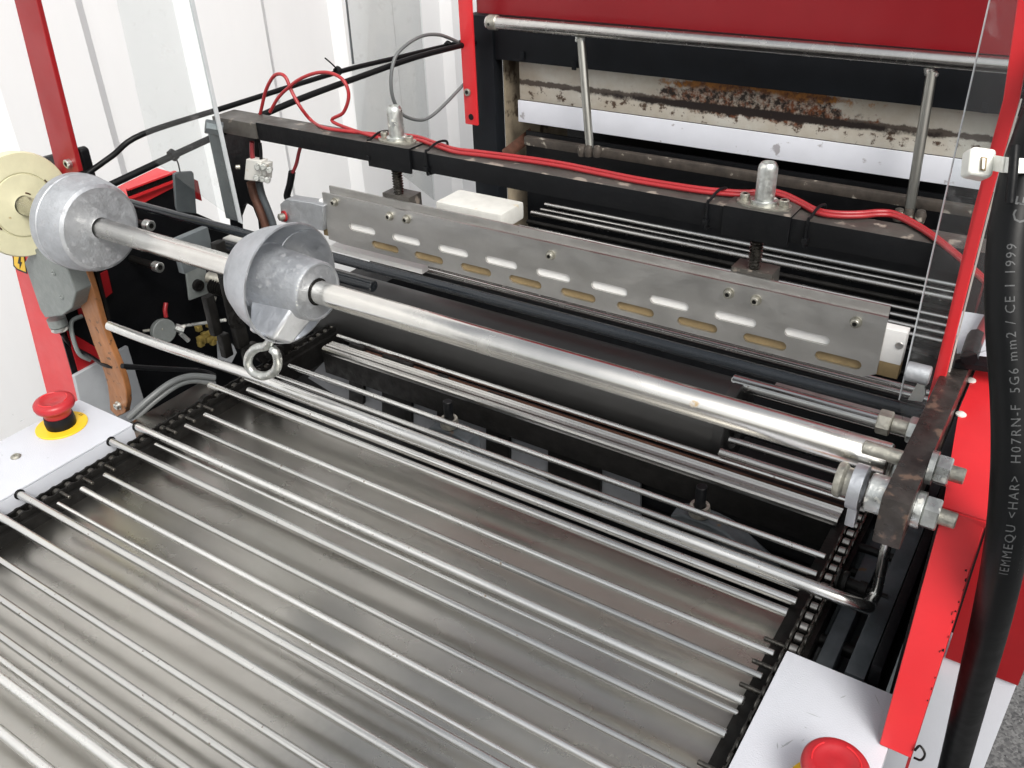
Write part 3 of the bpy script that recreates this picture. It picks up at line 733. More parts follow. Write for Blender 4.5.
# ================================================================== crossbeam with clamps, threaded rods, cap nuts
YB, ZB = .722, .2500; YP = .700
XB0, XB1 = -.850, -.050
bm = bmesh.new(); add_box(bm, (XB0, YB, ZB - .0215), (XB1, YB + .030, ZB), .0010)
bm.normal_update()
beam = obj('crossbeam', bm, 'beam', mach)
beam.data.materials.append(MT['dusty'])
for p_ in beam.data.polygons:
    if p_.normal.z > .9: p_.material_index = 1
tag(beam, 'black square tube crossbeam with dust and sky grey coloured on top')
for cx in (P(394, 142, 'z', .2523).x, P(761, 207, 'z', .2523).x):
    bm = bmesh.new(); add_box(bm, (cx - .030, YB - .0035, ZB - .0255), (cx + .030, YB - .0002, ZB + .0008), .0008)
    add_box(bm, (cx - .030, YB - .0035, ZB + .0002), (cx + .030, YB + .032, ZB + .0022), .0008)
    cb = obj('clamp_plate', bm, 'beam', mach)
    cb.data.materials.append(MT['dusty'])
    for p_ in cb.data.polygons:
        if p_.normal.z > .9: p_.material_index = 1
    cyc = YB + .014; zt = ZB + .0023
    bm = bmesh.new()
    # oval flange plate
    poly = []
    for k in range(24):
        an = 2 * PI * k / 24
        poly.append((cx + (.024 if True else 0) * math.copysign(abs(math.cos(an)) ** .8, math.cos(an)), cyc + .0135 * math.sin(an), zt))
    add_prism(bm, poly, (0, 0, .0018)); fl_ = obj('flange', bm, 'zincd', cb)
    for s_ in (-1, 1):
        capscrew('flange_screw', (cx + s_ * .0175, cyc, zt + .0018), (0, 0, 1), .0042, cb, 'zincd', .0055)
    bm = bmesh.new(); add_lathe(bm, (cx, cyc, zt + .0018), (0, 0, 1), [(0, 0), (0, .0115), (.0030, .0115), (.0036, .0105), (.0036, 0)], 24); obj('washer', bm, 'zinc', cb)
    bm = bmesh.new(); zz = zt + .0055
    add_lathe(bm, (cx, cyc, zz), (0, 0, 1), [(0, 0), (0, .0080), (.0005, .0084), (.0262, .0084), (.0295, .0077), (.0315, .0064), (.0320, .0058), (.0320, .0052), (.0290, .0046), (.0290, 0)], 14, PI / 6)
    obj('cap_nut', bm, 'zinc', cb, 28)
    # threaded rod down to the slotted plate
    bm = bmesh.new(); prof = [(0, 0), (0, .0046)]
    zz = 0
    while zz < .058:
        prof += [(zz, .0045), (zz + .0012, .0062), (zz + .0026, .0045)]; zz += .0030
    prof += [(zz, 0)]
    add_lathe(bm, (cx, cyc - .006, ZB - .022), (0, 0, -1), prof, 16); obj('threaded_rod', bm, 'chain', cb)
    box('rod_foot', (cx - .019, YP + .0235, ZB - .082), (cx + .019, cyc + .010, ZB - .0555), 'dusty', cb)
# left upright carrying the beam
bm = bmesh.new(); add_prism(bm, [P(x_, y_, 'y', YB + .022) for x_, y_ in ((219, 120), (254, 128), (256, 180), (268, 246), (261, 246), (258, 220), (253, 207), (247, 203), (241, 207), (237, 218), (238, 246), (232, 240))], (0, .010, 0)); obj('beam_upright', bm, 'black', mach)
box('beam_upright_foot', (-.062, YB + .002, -.1), (-.050, YB + .028, ZB - .022), 'black', mach)
box('beam_end_plate', (-.925, YB - .002, ZB - .020), (XB0 - .0005, YB + .034, ZB - .0015), 'dusty', mach)

# ================================================================== slotted plate assembly
YP = .700
PX0, PX1 = -.7330, -.1085
pz_t, pz_b = .1900, .1310
def slot_plate():
    bm = bmesh.new()
    x0, x1, zt, zb = PX0, PX1, pz_t, pz_b
    slots = []
    W = .0395; H = .0090
    n = 8
    # upper slots and lower slots interleaved
    for px, py in ((362, 230), (406, 240.5), (453, 251), (501, 262.6), (553, 275.7), (609, 289), (669, 303), (735, 318.7), (807, 334.5)):
        slots.append((P(px, py, 'y', YP).x, .1562))
    for px, py in ((342, 237), (385, 247), (428.6, 258), (475.7, 269.7), (525, 282.6), (578, 296), (635, 310), (697, 325), (764.5, 341.6), (838, 359)):
        slots.append((P(px, py, 'y', YP).x, .1408))
    pts = []
    # build the face as a triangulated outline with holes
    from mathutils.geometry import delaunay_2d_cdt
    V = []; E_ = []; 
    def loop(ps):
        b = len(V); V.extend(Vector(p) for p in ps); E_.extend((b + i, b + (i + 1) % len(ps)) for i in range(len(ps)))
    loop([(x0, zb + .002), (x0, zt), (x1, zt), (x1, zb + .006), (x1 - .010, zb), (x0 + .02, zb)])
    polys = []
    for xc, zc in slots:
        if xc - W / 2 < x0 + .006 or xc + W / 2 > x1 - .006: continue
        lp = []
        for k in range(9):
            a_ = -PI / 2 + PI * k / 8; lp.append((xc + W / 2 - H / 2 + H / 2 * math.cos(a_), zc + H / 2 * math.sin(a_)))
        for k in range(9):
            a_ = PI / 2 + PI * k / 8; lp.append((xc - W / 2 + H / 2 + H / 2 * math.cos(a_), zc + H / 2 * math.sin(a_)))
        loop(lp); polys.append((xc, zc))
    r_ = delaunay_2d_cdt(V, E_, [], 1, 1e-6)
    vv, ee, ff = r_[0], r_[1], r_[2]
    front = [bm.verts.new((v.x, YP, v.y)) for v in vv]
    back = [bm.verts.new((v.x, YP + .0025, v.y)) for v in vv]
    cnt = {}
    for f in ff:
        c = sum((vv[i] for i in f), Vector((0, 0))) / len(f)
        inside = False
        for xc, zc in polys:
            dx = max(0, abs(c.x - xc) - (W / 2 - H / 2)); dz = c.y - zc
            if dx * dx + dz * dz < (H / 2) ** 2: inside = True
        if inside: continue
        bm.faces.new([front[i] for i in f]); bm.faces.new([back[i] for i in reversed(f)])
        for i in range(len(f)):
            a_, b_ = f[i], f[(i + 1) % len(f)]
            k_ = (min(a_, b_), max(a_, b_)); cnt[k_] = cnt.get(k_, 0) + 1
    for (a_, b_), c in cnt.items():
        if c == 1: bm.faces.new((front[a_], front[b_], back[b_], back[a_]))
    loose = [v for v in bm.verts if not v.link_faces]
    for v in loose: bm.verts.remove(v)
    return obj('slotted_plate', bm, 'alu', mach, 20)
sp = slot_plate(); tag(sp, 'brushed aluminium plate with two rows of slots')
bm = bmesh.new(); add_box(bm, (PX0 - .010, YP + .0028, .1485), (-.0920, YP + .014, .1790), .0006); o = obj('white_bar', bm, 'brightwhite', mach)
bm = bmesh.new(); add_box(bm, (PX0 - .010, YP + .0028, .1350), (-.0920, YP + .014, .1484), .0006); o = obj('brown_bar', bm, 'bronze', mach)
bm = bmesh.new(); add_box(bm, (PX0 - .008, YP + .020, .150), (PX1 - .003, YP + .0225, .1905), .0004); obj('rear_plate', bm, 'alu', mach)
box('plate_spacer', (PX0 + .02, YP + .0142, .160), (PX1 - .02, YP + .0198, .170), 'dark', mach)
for px, py in ((335, 202), (390, 216), (407, 219), (551, 255), (729, 293), (756, 300), (856, 322)):
    c = P(px, py, 'y', YP)
    bm = bmesh.new(); add_lathe(bm, (c.x, YP + .0001, c.z), (0, -1, 0), [(0, 0), (0, .0052), (.0008, .0052), (.0008, 0)], 18); wz = obj('washer', bm, 'zincd', sp)
    capscrew('cap_screw', (c.x, YP - .0008, c.z), (0, -1, 0), .0038, sp, 'zincd', .0042)
c = P(899, 346, 'y', YP + .002)
bm = bmesh.new(); add_lathe(bm, (c.x, YP + .0027, c.z), (0, -1, 0), [(0, 0), (0, .0034), (.0006, .0030), (.0006, .0012), (.0002, 0)], 16); obj('countersunk_screw', bm, 'alu', mach)
# left end block with red washer
bm = bmesh.new()
bl = [P(x_, y_, 'y', .695) for x_, y_ in ((280, 204), (286, 199), (312, 203), (323, 206), (323, 231), (300, 226), (281, 222))]
add_prism(bm, bl, (0, .016, 0)); eb = obj('end_block', bm, 'cast', mach, bevel=.0008)
c = P(285, 216, 'y', .695)
bm = bmesh.new(); add_lathe(bm, c, (-.3, -1, .1), [(0, 0), (0, .0066), (.0020, .0066), (.0020, 0)], 20); obj('red_washer', bm, 'redshade', eb)
bm = bmesh.new(); add_lathe(bm, c + Vector((0, -.002, 0)), (-.3, -1, .1), [(0, 0), (0, .0042), (.006, .0042), (.0065, .0035), (.0065, 0)], 16); obj('pivot_screw', bm, 'zincd', eb)

# ================================================================== bracket bar on the right with its bolts
BX0, BX1 = -.0530, -.0370
bm = bmesh.new(); add_box(bm, (BX0, .4500, .1680), (BX1, .6950, .2020), .0012)
bar = obj('bracket_bar', bm, 'raw', mach); tag(bar, 'blackened steel bar with rust marks')
def bolt_through(y, z, xs, hexs, rshaft=.0040):
    bm = bmesh.new(); add_cyl(bm, (xs[0], y, z), (xs[1], y, z), rshaft, 14)
    o_ = obj('bolt_shank', bm, 'zincd', bar)
    for x0, h, r_, mm in hexs:
        bm = bmesh.new(); add_cyl(bm, (x0, y, z), (x0 + h, y, z), r_, 6, .0008, phase=.3); obj('hex_nut', bm, mm, bar, 30)
# tube end bolt (upper) and front bolt (lower) and rear bolt
c = P(941, 470, 'x', -.030); bolt_through(c.y, c.z, (-.076, -.0165), [(BX1 + .0040, .0085, .0096, 'zinc')], .0050)
bm = bmesh.new(); add_lathe(bm, (BX1 + .0002, c.y, c.z), (1, 0, 0), [(0, 0), (0, .0108), (.0036, .0108), (.0036, 0)], 22); obj('washer', bm, 'zinc', bar)
c2_ = P(927, 512, 'x', -.030); bolt_through(c2_.y, c2_.z, (-.066, -.0135), [(BX1 + .0050, .0090, .0105, 'zinc')], .0050)
bm = bmesh.new(); add_lathe(bm, (BX1 + .0002, c2_.y, c2_.z), (1, 0, 0), [(0, 0), (0, .0115), (.0046, .0115), (.0046, 0)], 22); obj('washer', bm, 'zinc', bar)
# left of the bar: nuts
c3 = P(896, 470, 'x', -.056)
bm = bmesh.new(); add_cyl(bm, (-.0580, c3.y, c3.z), (-.0522, c3.y, c3.z), .0088, 6, .0008); obj('hex_nut', bm, 'zinc', bar)
bm = bmesh.new(); add_cyl(bm, (-.0755, c3.y - .002, c3.z + .001), (-.0690, c3.y - .002, c3.z + .001), .0108, 6, .0008); obj('hex_nut', bm, 'zincd', bar, 25)
bm = bmesh.new(); add_cyl(bm, (-.0690, c3.y - .002, c3.z), (-.0580, c3.y - .002, c3.z), .0056, 12); add_cyl(bm, (-.0805, c3.y - .003, c3.z), (-.0755, c3.y - .003, c3.z), .0050, 10); obj('bolt_shank', bm, 'zincd', bar)
c5 = P(912, 430, 'x', -.056)
bm = bmesh.new(); add_cyl(bm, (-.0585, c5.y, c5.z), (-.0522, c5.y, c5.z), .0090, 6, .0008); obj('hex_nut', bm, 'zinc', bar)
bm = bmesh.new(); add_cyl(bm, (-.0690, c5.y, c5.z), (-.0585, c5.y, c5.z), .0050, 12); add_cyl(bm, (-.0780, c5.y, c5.z), (-.0690, c5.y, c5.z), .0085, 6, .0008); obj('hex_nut', bm, 'zincd', bar)
# boss and ring eye in front
c6 = P(878, 494, 'x', -.058)
bm = bmesh.new(); add_cyl(bm, (-.0635, c6.y, c6.z), (-.0522, c6.y, c6.z), .0122, 28, .001); obj('pivot_boss', bm, 'zinc', bar)
c7 = P(862, 488, 'x', -.068)
bm = bmesh.new()
add_lathe(bm, (-.0740, c7.y, c7.z), (1, 0, 0), [(0, .0100), (0, .0145), (.0072, .0145), (.0072, .0100)], 32, closed=True)
add_box(bm, (-.0735, c7.y - .003, c7.z - .030), (-.0673, c7.y + .006, c7.z - .0135), .001)
obj('ring_eye', bm, 'castw', bar)
bm = bmesh.new(); add_lathe(bm, (-.0840, c7.y + .002, c7.z), (1, 0, 0), [(0, 0), (0, .0105), (.0015, .0115), (.0040, .0115), (.0060, .0090), (.010, .0090), (.010, 0)], 26); obj('end_washer', bm, 'zincd', bar)

# sweep bar: bent round rod running across the rods and up to the bracket bar
zs = .050
A0 = P(106, 324, 'z', .094); A1 = P(858, 604, 'z', zs)
sy = .4985
xa = P(107, 325, 'y', .489).x
rgt = Vector((-.0590, .5140, .052))
A0 = P(109, 325.5, 'x', -.87)
zz0 = A0
def line_pts(p0, p1, n): return [p0.lerp(p1, t / n) for t in range(n + 1)]
Rb = P(855, 603, 'x', -.0640); Rc = P(869, 604, 'x', -.0575); Rd = P(877, 590, 'x', -.0560); Re = P(884, 556, 'x', -.0555); Rf = P(893, 520, 'x', -.0555)
Lb = P(240, 371.5, 'y', A0.y + (Rb.y - A0.y) * .22)
bm = bmesh.new()
# left tip dips slightly after the first hand-width, then runs straight
M1 = P(160, 344.5, 'y', A0.y * .9 + Rb.y * .1)
add_tube(bm, [A0, M1] + [Lb.lerp(Rb, t / 8) for t in range(0, 9)] + [Rc, Rd, Re, Rf], [.0052] * 40 + [.0050, .0046, .0042, .0040, .0038, .0038, .0038, .0038, .0038, .0038, .0038], 16, 4)
swp = obj('sweep_bar', bm, 'rod', mach, 60); tag(swp, 'bright bent round bar lying across above the rods')

# main shaft with nut end
T0 = P(18, 203.5, 'z', .190); T1 = P(893, 461, 'z', .190)
YT = (T0.y + T1.y) / 2
print('TUBE', T0, T1)
TA = Vector((T0.x - .03, T0.y, .190)); TB = Vector((-.0595, T1.y, .190))
bm = bmesh.new(); dT = TB - TA; LT = dT.length
add_lathe(bm, TA, dT, [(0, 0), (0, .0098), (.001, .0108), (LT - .0015, .0108), (LT, .0098), (LT, 0)], 48)
shaft = obj('round_shaft', bm, 'tube', mach, 60); tag(shaft, 'thick worn nickel plated shaft')
def on_shaft(x): return TA + dT * ((x - TA.x) / dT.x)

# ================================================================== cones and flanges sliding on the shaft (lift off with the film roll)
def on(x, name, label, cat, group=None):
    p = on_shaft(x); e = empty(name, label, cat, group, loc=p); return e, p
dn = dT.normalized()
def lathe_child(name, parent, t0, prof, m, n=56, closed=False, sm=35):
    bm = bmesh.new(); add_lathe(bm, dn * t0, dn, prof, n, closed=closed); return obj(name, bm, m, parent, sm)
# nylon disc
e1, p1 = on(-1.010, 'nylon_flange', 'large yellowed plastic disc at the far left end of the thick shaft', 'flange')
lathe_child('disc', e1, 0, [(-.022, .0112), (-.022, .050), (-.016, .0585), (-.003, .0600), (0, .0585), (0, .0370), (-.0012, .0365), (-.0012, .0355), (.0006, .0350), (.0006, .0112)], 'nylon', closed=True)
for an, rr, l_ in ((.4, .0375, .006), (2.2, .0590, .004), (3.6, .0375, .008), (5.0, .0592, .005), (4.1, .0140, .006)):
    u9, w9, _q = frame(dn); c9 = (u9 * math.cos(an) + w9 * math.sin(an)) * rr; t9 = (w9 * math.cos(an) - u9 * math.sin(an)) * l_
    bm = bmesh.new(); add_tube(bm, [dn * .0006 + c9 - t9 * .5, dn * .0006 + c9 * 1.01, dn * .0006 + c9 + t9 * .5], .0009, 6, 3); obj('nick', bm, 'copper', e1)
e2, p2 = on(-.8670, 'stepped_weight', 'round stepped grey metal knob on the shaft beside the plastic disc', 'collar')
lathe_child('collar_body', e2, 0, [(-.056, .0112), (-.056, .042), (-.050, .0490), (-.045, .0518), (-.034, .0524), (-.0332, .0514), (-.018, .0504), (-.008, .0484), (-.0022, .0460), (-.0005, .0435), (0, .0425), (0, .0112)], 'cast', closed=True, sm=22)
e3, p3 = on(-.5850, 'film_cone', 'open grey cast cone on the shaft with an eye bolt hanging below', 'cone')
lathe_child('dish', e3, 0, [(-.052, .0112), (-.052, .032), (-.045, .040), (-.030, .0475), (-.010, .0535), (-.003, .0560), (0, .0563), (.0005, .0548), (-.003, .0530), (-.014, .0490), (-.022, .0440), (-.0265, .0390), (-.0290, .0340), (-.0300, .0290), (-.0300, .0112)], 'castw', closed=True)
# hub
lathe_child('hub', e3, 0, [(-.0300, .0112), (-.0300, .0350), (-.0285, .0322), (-.0250, .0306), (.0, .0292), (.0290, .0276), (.0318, .0274), (.0336, .0266), (.0338, .0250), (.0326, .0242), (.0324, .0112)], 'cast', closed=True, sm=30)
# thin casting seams and a burr on the hub rim
for an in (.9, 2.5, 4.0):
    bm = bmesh.new(); uu, ww, _d = frame(dn); rv = uu * math.cos(an) + ww * math.sin(an)
    add_tube(bm, [dn * -.0285 + rv * .030, dn * -.0262 + rv * .038, dn * -.0215 + rv * .0440, dn * -.0135 + rv * .0490, dn * -.003 + rv * .0528], .0006, 6, 3); obj('casting_seam', bm, 'castw', e3)
bm = bmesh.new()
for k in range(9):
    an = 5.3 + k * .13; add_lathe(bm, dn * .0325 + (frame(dn)[0] * math.cos(an) + frame(dn)[1] * math.sin(an)) * .0262, dn, [(-.0012, 0), (0, random.uniform(.0009, .0016)), (.0014, 0)], 7)
obj('burr', bm, 'zinc', e3)
# eye bolt boss pointing down and towards the viewer
dd = Vector((-.04, -.62, -.80)).normalized()
bm = bmesh.new()
u_, w_2, _ = frame(dd)
ax_ = Vector((1, 0, 0)); pr_ = dd.cross(ax_).normalized()
def bp(a_, b_, c_): return ax_ * a_ + pr_ * b_ + dd * c_
poly_t = [bp(-.029, -.0155, .020), bp(.026, -.0155, .020), bp(.026, .0155, .020), bp(-.029, .0155, .020)]
poly_b = [bp(-.018, -.0130, .0530), bp(.013, -.0130, .0530), bp(.013, .0130, .0530), bp(-.018, .0130, .0530)]
v1 = [bm.verts.new(p) for p in poly_t]; v2 = [bm.verts.new(p) for p in poly_b]
bm.faces.new(v1); bm.faces.new(v2[::-1])
for k in range(4): bm.faces.new((v1[k], v2[k], v2[(k + 1) % 4], v1[(k + 1) % 4]))
obj('bolt_boss', bm, 'boss', e3, bevel=.003)
# eye bolt : world points from the picture on the plane through the boss
yE = (p3 + bp(-.006, 0, .050)).y
def EP(px, py): return P(px, py, 'y', yE) - p3
bm = bmesh.new()
add_tube(bm, [EP(275, 330), EP(272, 338), EP(266, 346), EP(257, 348), EP(250, 354), EP(248, 364), EP(254, 373), EP(264, 376), EP(274, 372), EP(278, 363), EP(276, 353), EP(272, 349)], .0043, 12, 5)
obj('eye_bolt', bm, 'zinc', e3, 60)
# small flat ring groove at the bore
lathe_child('bore_ring', e3, .0322, [(0, .0112), (0, .0125), (.0006, .0125), (.0006, .0112)], 'dark', closed=True)

# ================================================================== clear guards and their posts
# left red post + black foot
bm = bmesh.new()
a = [P(9, -20, 'y', .562), P(31, -20, 'y', .562), P(79, 172, 'y', .562), P(58, 178, 'y', .562)]
add_prism(bm, a, (0, .006, 0)); lp_ = obj('guard_post', bm, 'redshade', mach, bevel=.0008); tag(lp_, 'red flat bar rising at the left, coloured darker as in shade')
c = P(70, 163, 'y', .562); capscrew('post_screw', c, (0, -1, 0), .0052, lp_, 'zinc')
bm = bmesh.new(); add_prism(bm, [P(x_, y_, 'y', .575) for x_, y_ in ((30, 160), (76, 148), (80, 151), (88, 180), (60, 190), (36, 180))], (0, .012, 0)); obj('post_foot', bm, 'black', mach, bevel=.002)
# left clear sheets
def sheet(name, corners, th, parent=mach, edge=None):
    bm = bmesh.new(); add_prism(bm, corners, th); o_ = obj(name, bm, 'plexi', parent, 0); return o_
tl = sheet('clear_guard', [P(112, -20, 'x', -.880), P(184, -20, 'x', -.880), P(238, 222, 'x', -.880), P(152, 160, 'x', -.880)], (.003, 0, 0)); tag(tl, 'scratched clear plastic sheet')
bm = bmesh.new(); add_prism(bm, [P(184.5, -20, 'x', -.8785), P(188, -20, 'x', -.8785), P(241.5, 224, 'x', -.8785), P(238.2, 222, 'x', -.8785)], (.003, 0, 0)); obj('sheet_edge', bm, 'plexi_edge', tl)
# brownish translucent strip near the beam end
bm = bmesh.new(); add_prism(bm, [P(206, 124, 'x', -.890), P(217, 122, 'x', -.890), P(240, 222, 'x', -.890), P(226, 218, 'x', -.890)], (.002, 0, 0)); obj('guard_strip', bm, 'greyplate', mach)
bm = bmesh.new(); add_cyl(bm, P(205, 126, 'x', -.895), P(216, 128, 'x', -.895) + Vector((.012, 0, 0)), .0085, 8); obj('guard_knob', bm, 'greyplate', mach)
t2 = sheet('clear_guard', [P(344, -20, 'x', -1.005), P(418, -20, 'x', -1.005), P(434, 200, 'x', -1.005), P(358, 140, 'x', -1.005)], (.003, 0, 0)); tag(t2, 'clear plastic sheet nearer the tunnel')
bm = bmesh.new(); add_prism(bm, [P(343, -20, 'x', -1.0035), P(344.2, -20, 'x', -1.0035), P(353.5, 64, 'x', -1.0035), P(352, 64, 'x', -1.0035)], (.002, 0, 0)); obj('sheet_edge', bm, 'greyplate', t2)
# right red post
YG = .545
bm = bmesh.new()
c_t = P(1020, 30, 'y', 0.573); c_b = P(923, 430, 'y', 0.608)
Lw = [P(1026, -60, 'y', 0.580), P(1003, 100, 'y', 0.590), P(972, 215, 'y', 0.598), P(945, 330, 'y', 0.604), P(925, 410, 'y', 0.608), P(917, 455, 'y', 0.610)]
Rw = [P(1048, -60, 'y', 0.580), P(1019, 100, 'y', 0.590), P(986, 215, 'y', 0.598), P(957, 330, 'y', 0.604), P(938, 410, 'y', 0.608), P(932, 455, 'y', 0.610)]
add_prism(bm, Lw + Rw[::-1], (0, .005, 0))
rp_ = obj('guard_post', bm, 'red', mach, bevel=.0006); tag(rp_, 'bright red flat bar rising at the right')
# right clear sheet (in the plane just behind the post)
rs = sheet('clear_guard', [P(994, -20, 'y', .616), P(1090, -20, 'y', .590), P(1010, 345, 'y', .616), P(955, 360, 'y', .616), P(930, 455, 'y', .616), P(905, 440, 'y', .616), P(899, 400, 'y', .616)], (0, .003, 0)); tag(rs, 'scratched clear sheet behind the red post')
bm = bmesh.new(); add_prism(bm, [P(993.2, -20, 'y', .615), P(994.2, -20, 'y', .615), P(899.4, 400, 'y', .615), P(898.2, 400, 'y', .615)], (0, .004, 0)); obj('sheet_edge', bm, 'plexi_edge', rs)
bm = bmesh.new(); add_prism(bm, [P(x_, y_, 'y', .6135) for x_, y_ in ((1020, 100), (1021.6, 100), (989, 215), (960, 330), (941, 410), (939, 410), (958.5, 330), (987.3, 215))], (0, .003, 0)); obj('sheet_rim', bm, 'ptfe', rs)
# bolt behind the clear sheet and small white tab near the sleeve rod end
c = P(921, 374, 'y', .60); bm = bmesh.new(); add_cyl(bm, c - Vector((.010, 0, 0)), c + Vector((.006, 0, 0)), .0070, 18); obj('guard_bolt', bm, 'cast', mach)
bm = bmesh.new(); add_prism(bm, [P(x_, y_, 'y', .64) for x_, y_ in ((917, 384), (925, 382), (925, 394), (922, 402), (908, 400))], (0, .004, 0)); obj('white_tab', bm, 'ptfe', mach)
# pale ledge and black block at the right end of the beam, seen past the post
bm = bmesh.new(); add_prism(bm, [P(x_, y_, 'z', .205) for x_, y_ in ((955, 310), (1030, 322), (1040, 372), (958, 352))], (0, 0, -.004)); obj('white_ledge', bm, 'white', mach)
bm = bmesh.new(); add_prism(bm, [P(x_, y_, 'z', .2075) for x_, y_ in ((941, 352), (1000, 358), (995, 368), (938, 360))], (0, 0, -.004)); obj('rubber_lip', bm, 'black', mach)

# ================================================================== SHRINK TUNNEL behind
TU = empty('shrink_tunnel', 'shrink tunnel with red hood, black frame and stained inner walls', 'tunnel', loc=(0, 1.22, -.9))
def tb(name, lo, hi, m, bev=.001, parent=TU):
    bm = bmesh.new(); off = Vector((0, 1.22, -.9)) if parent is TU else Vector((0, 0, 0))
    add_box(bm, Vector(lo) - off, Vector(hi) - off, bev); return obj(name, bm, m, parent)
TO = Vector((0, 1.22, -.9))
YF = 1.200
# hood
bm = bmesh.new(); add_prism(bm, [Vector((-.872, YF + .012, .2910)) - TO, Vector((-.872, YF + .030, .75)) - TO, Vector((-.872, 1.9, .75)) - TO, Vector((-.872, 1.9, .2910)) - TO], (.97, 0, 0)); obj('hood', bm, 'hood', TU, bevel=.004)
# red corner strip with hole and screw
x0 = P(462, 40, 'y', 1.17).x; x1 = P(475, 40, 'y', 1.17).x
zb_ = P(472, 124, 'y', 1.17).z
rs_ = tb('corner_strip', (x0, 1.165, zb_), (x1, 1.170, .60), 'red', .002); 
bm = bmesh.new(); c = P(471, 117, 'y', 1.1645); add_lathe(bm, c - TO, (0, -1, 0), [(0, 0), (0, .0050), (.0004, .0048), (.0004, 0)], 16); obj('hole', bm, 'black', TU)
c = P(468, 92, 'y', 1.165); capscrew('strip_screw', c - TO, (0, -1, 0), .0058, TU, 'zincd', .004)
# black frame: left post, top band (rubber curtain), right post
xa_ = P(477, 120, 'y', YF).x; xb_ = P(497, 125, 'y', YF).x
tb('frame_post', (xa_ - .006, YF - .006, -.25), (xb_ + .002, YF + .02, .295), 'band')
tb('curtain', (xb_ + .0025, YF - .002, .232), (-.05, YF + .002, .294), 'band')
tb('frame_post', (-.085, YF - .006, -.25), (-.03, YF + .02, .295), 'band')
tb('frame_top', (-.868, YF + .003, .270), (.03, YF + .011, .2960), 'black')
tb('tunnel_back', (-.86, 1.45, -.2), (.05, 1.46, .289), 'black')
# inner stained walls
tb('inner_wall', (xb_ + .0010, YF + .021, -.15), (xb_ + .0040, 1.42, .30), 'dirtybeige')
tb('stained_panel', (-.806, YF + .030, .1655), (-.05, YF + .034, .250), 'enamel')
tb('pale_strip', (-.797, YF + .010, .1360), (-.05, YF + .014, .1700), 'greywhite')
tb('sooty_rail', (-.775, YF - .01, .106), (-.05, YF + .002, .120), 'soot', .003)
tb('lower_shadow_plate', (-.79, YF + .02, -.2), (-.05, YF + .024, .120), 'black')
bm = bmesh.new(); add_prism(bm, [p - TO for p in (P(502, 150, 'y', YF - .02), P(530, 128, 'y', YF + .05), P(534, 136, 'y', YF + .05), P(506, 157, 'y', YF - .02))], (0, 0, -.006)); obj('brown_bracket', bm, 'copper', TU)
# small notch clips on the curtain edge
for px, py in ((522, 56), (574, 66), (985, 108)):
    c = P(px, py, 'y', YF - .004); tb('clip', c - Vector((.004, .001, .006)), c + Vector((.004, .001, .006)), 'band')
# lift handle tube with collar, two welded hangers
q0 = P(487, 22, 'y', 1.170); q1 = P(1040, 68.5, 'y', 1.170)
bm = bmesh.new(); add_cyl(bm, q0 - TO, Vector((q1.x, 1.17, q1.z)) - TO, .0090, 24); ht = obj('handle_tube', bm, 'rod_dull', TU)
c = P(489, 22, 'y', 1.17); bm = bmesh.new(); add_cyl(bm, c - TO, c + Vector((.016, 0, 0)) - TO, .0108, 20); co = obj('tube_collar', bm, 'zincd', TU)
bm = bmesh.new(); add_lathe(bm, c + Vector((.006, -.0104, -.001)) - TO, (0, -1, 0), [(0, 0), (0, .0022), (.0006, .0020), (.0002, 0)], 12); obj('grub_hole', bm, 'black', co)
for (ax1, ay1), (ax2, ay2) in (((581, 38), (590, 150)), ((932, 71), (909, 214))):
    p0 = P(ax1, ay1, 'y', 1.172); p1 = P(ax2, ay2, 'y', 1.150)
    bm = bmesh.new(); add_cyl(bm, p0 - TO, p1 - TO, .0062, 14); h_ = obj('hanger_rod', bm, 'satin', TU)
    bm = bmesh.new(); 
    for k in range(5): add_lathe(bm, p0 - TO + Vector((random.uniform(-.006, .006), -.002, random.uniform(-.003, .003))), (0, 0, 1), [(-.004, 0), (-.002, .0035), (.001, .0038), (.003, 0)], 8)
    obj('weld_bead', bm, 'zinc', h_)
    bm = bmesh.new()
    for dx in (-.011, .0, .014): add_lathe(bm, p1 - TO + Vector((dx, -.004, -.0 + dx * .1)), (0, 0, 1), [(-.010, 0), (-.008, .006), (.0, .0075), (.007, .005), (.009, 0)], 10)
    obj('lower_knob', bm, 'soot', h_)
# tunnel conveyor rods in front of the opening
for px, py, z, r, m_ in ((745, 244, 0, .0048, 'rod'), (745, 250.5, -.004, .0030, 'rod_dull'), (745, 256.5, 0, .0048, 'rod_dull'), (900, 300, -.01, .0036, 'dark'), (900, 308, -.01, .0036, 'rod_dull'), (900, 316, -.01, .0036, 'rod_dull'), (900, 324, -.01, .0036, 'rod_dull'), (900, 332, -.01, .0036, 'rod_dull')):
    c = P(px, py, 'z', z)
    bm = bmesh.new(); add_cyl(bm, Vector((-.755, c.y, z)) - TO, Vector((-.10, c.y, z)) - TO, r, 16); obj('tunnel_rod', bm, m_, TU)
for y, z in ((1.055, -.02), (1.10, -.03), (1.02, -.035), (.90, -.01), (.93, -.012)):
    bm = bmesh.new(); add_cyl(bm, Vector((-.76, y, z)) - TO, Vector((-.10, y, z)) - TO, .0036, 12); obj('tunnel_rod', bm, 'rod_dull' if y < .95 else 'dark', TU)
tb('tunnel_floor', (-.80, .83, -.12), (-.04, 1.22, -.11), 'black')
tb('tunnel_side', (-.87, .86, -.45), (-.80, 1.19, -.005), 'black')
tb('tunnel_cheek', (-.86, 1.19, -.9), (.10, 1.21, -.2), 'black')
# white block left of the first tunnel rod
a = P(520, 208, 'z', .035)
tb('slide_block', (-.86, 1.06, .012), (-.735, 1.125, .040), 'ptfe', .004)

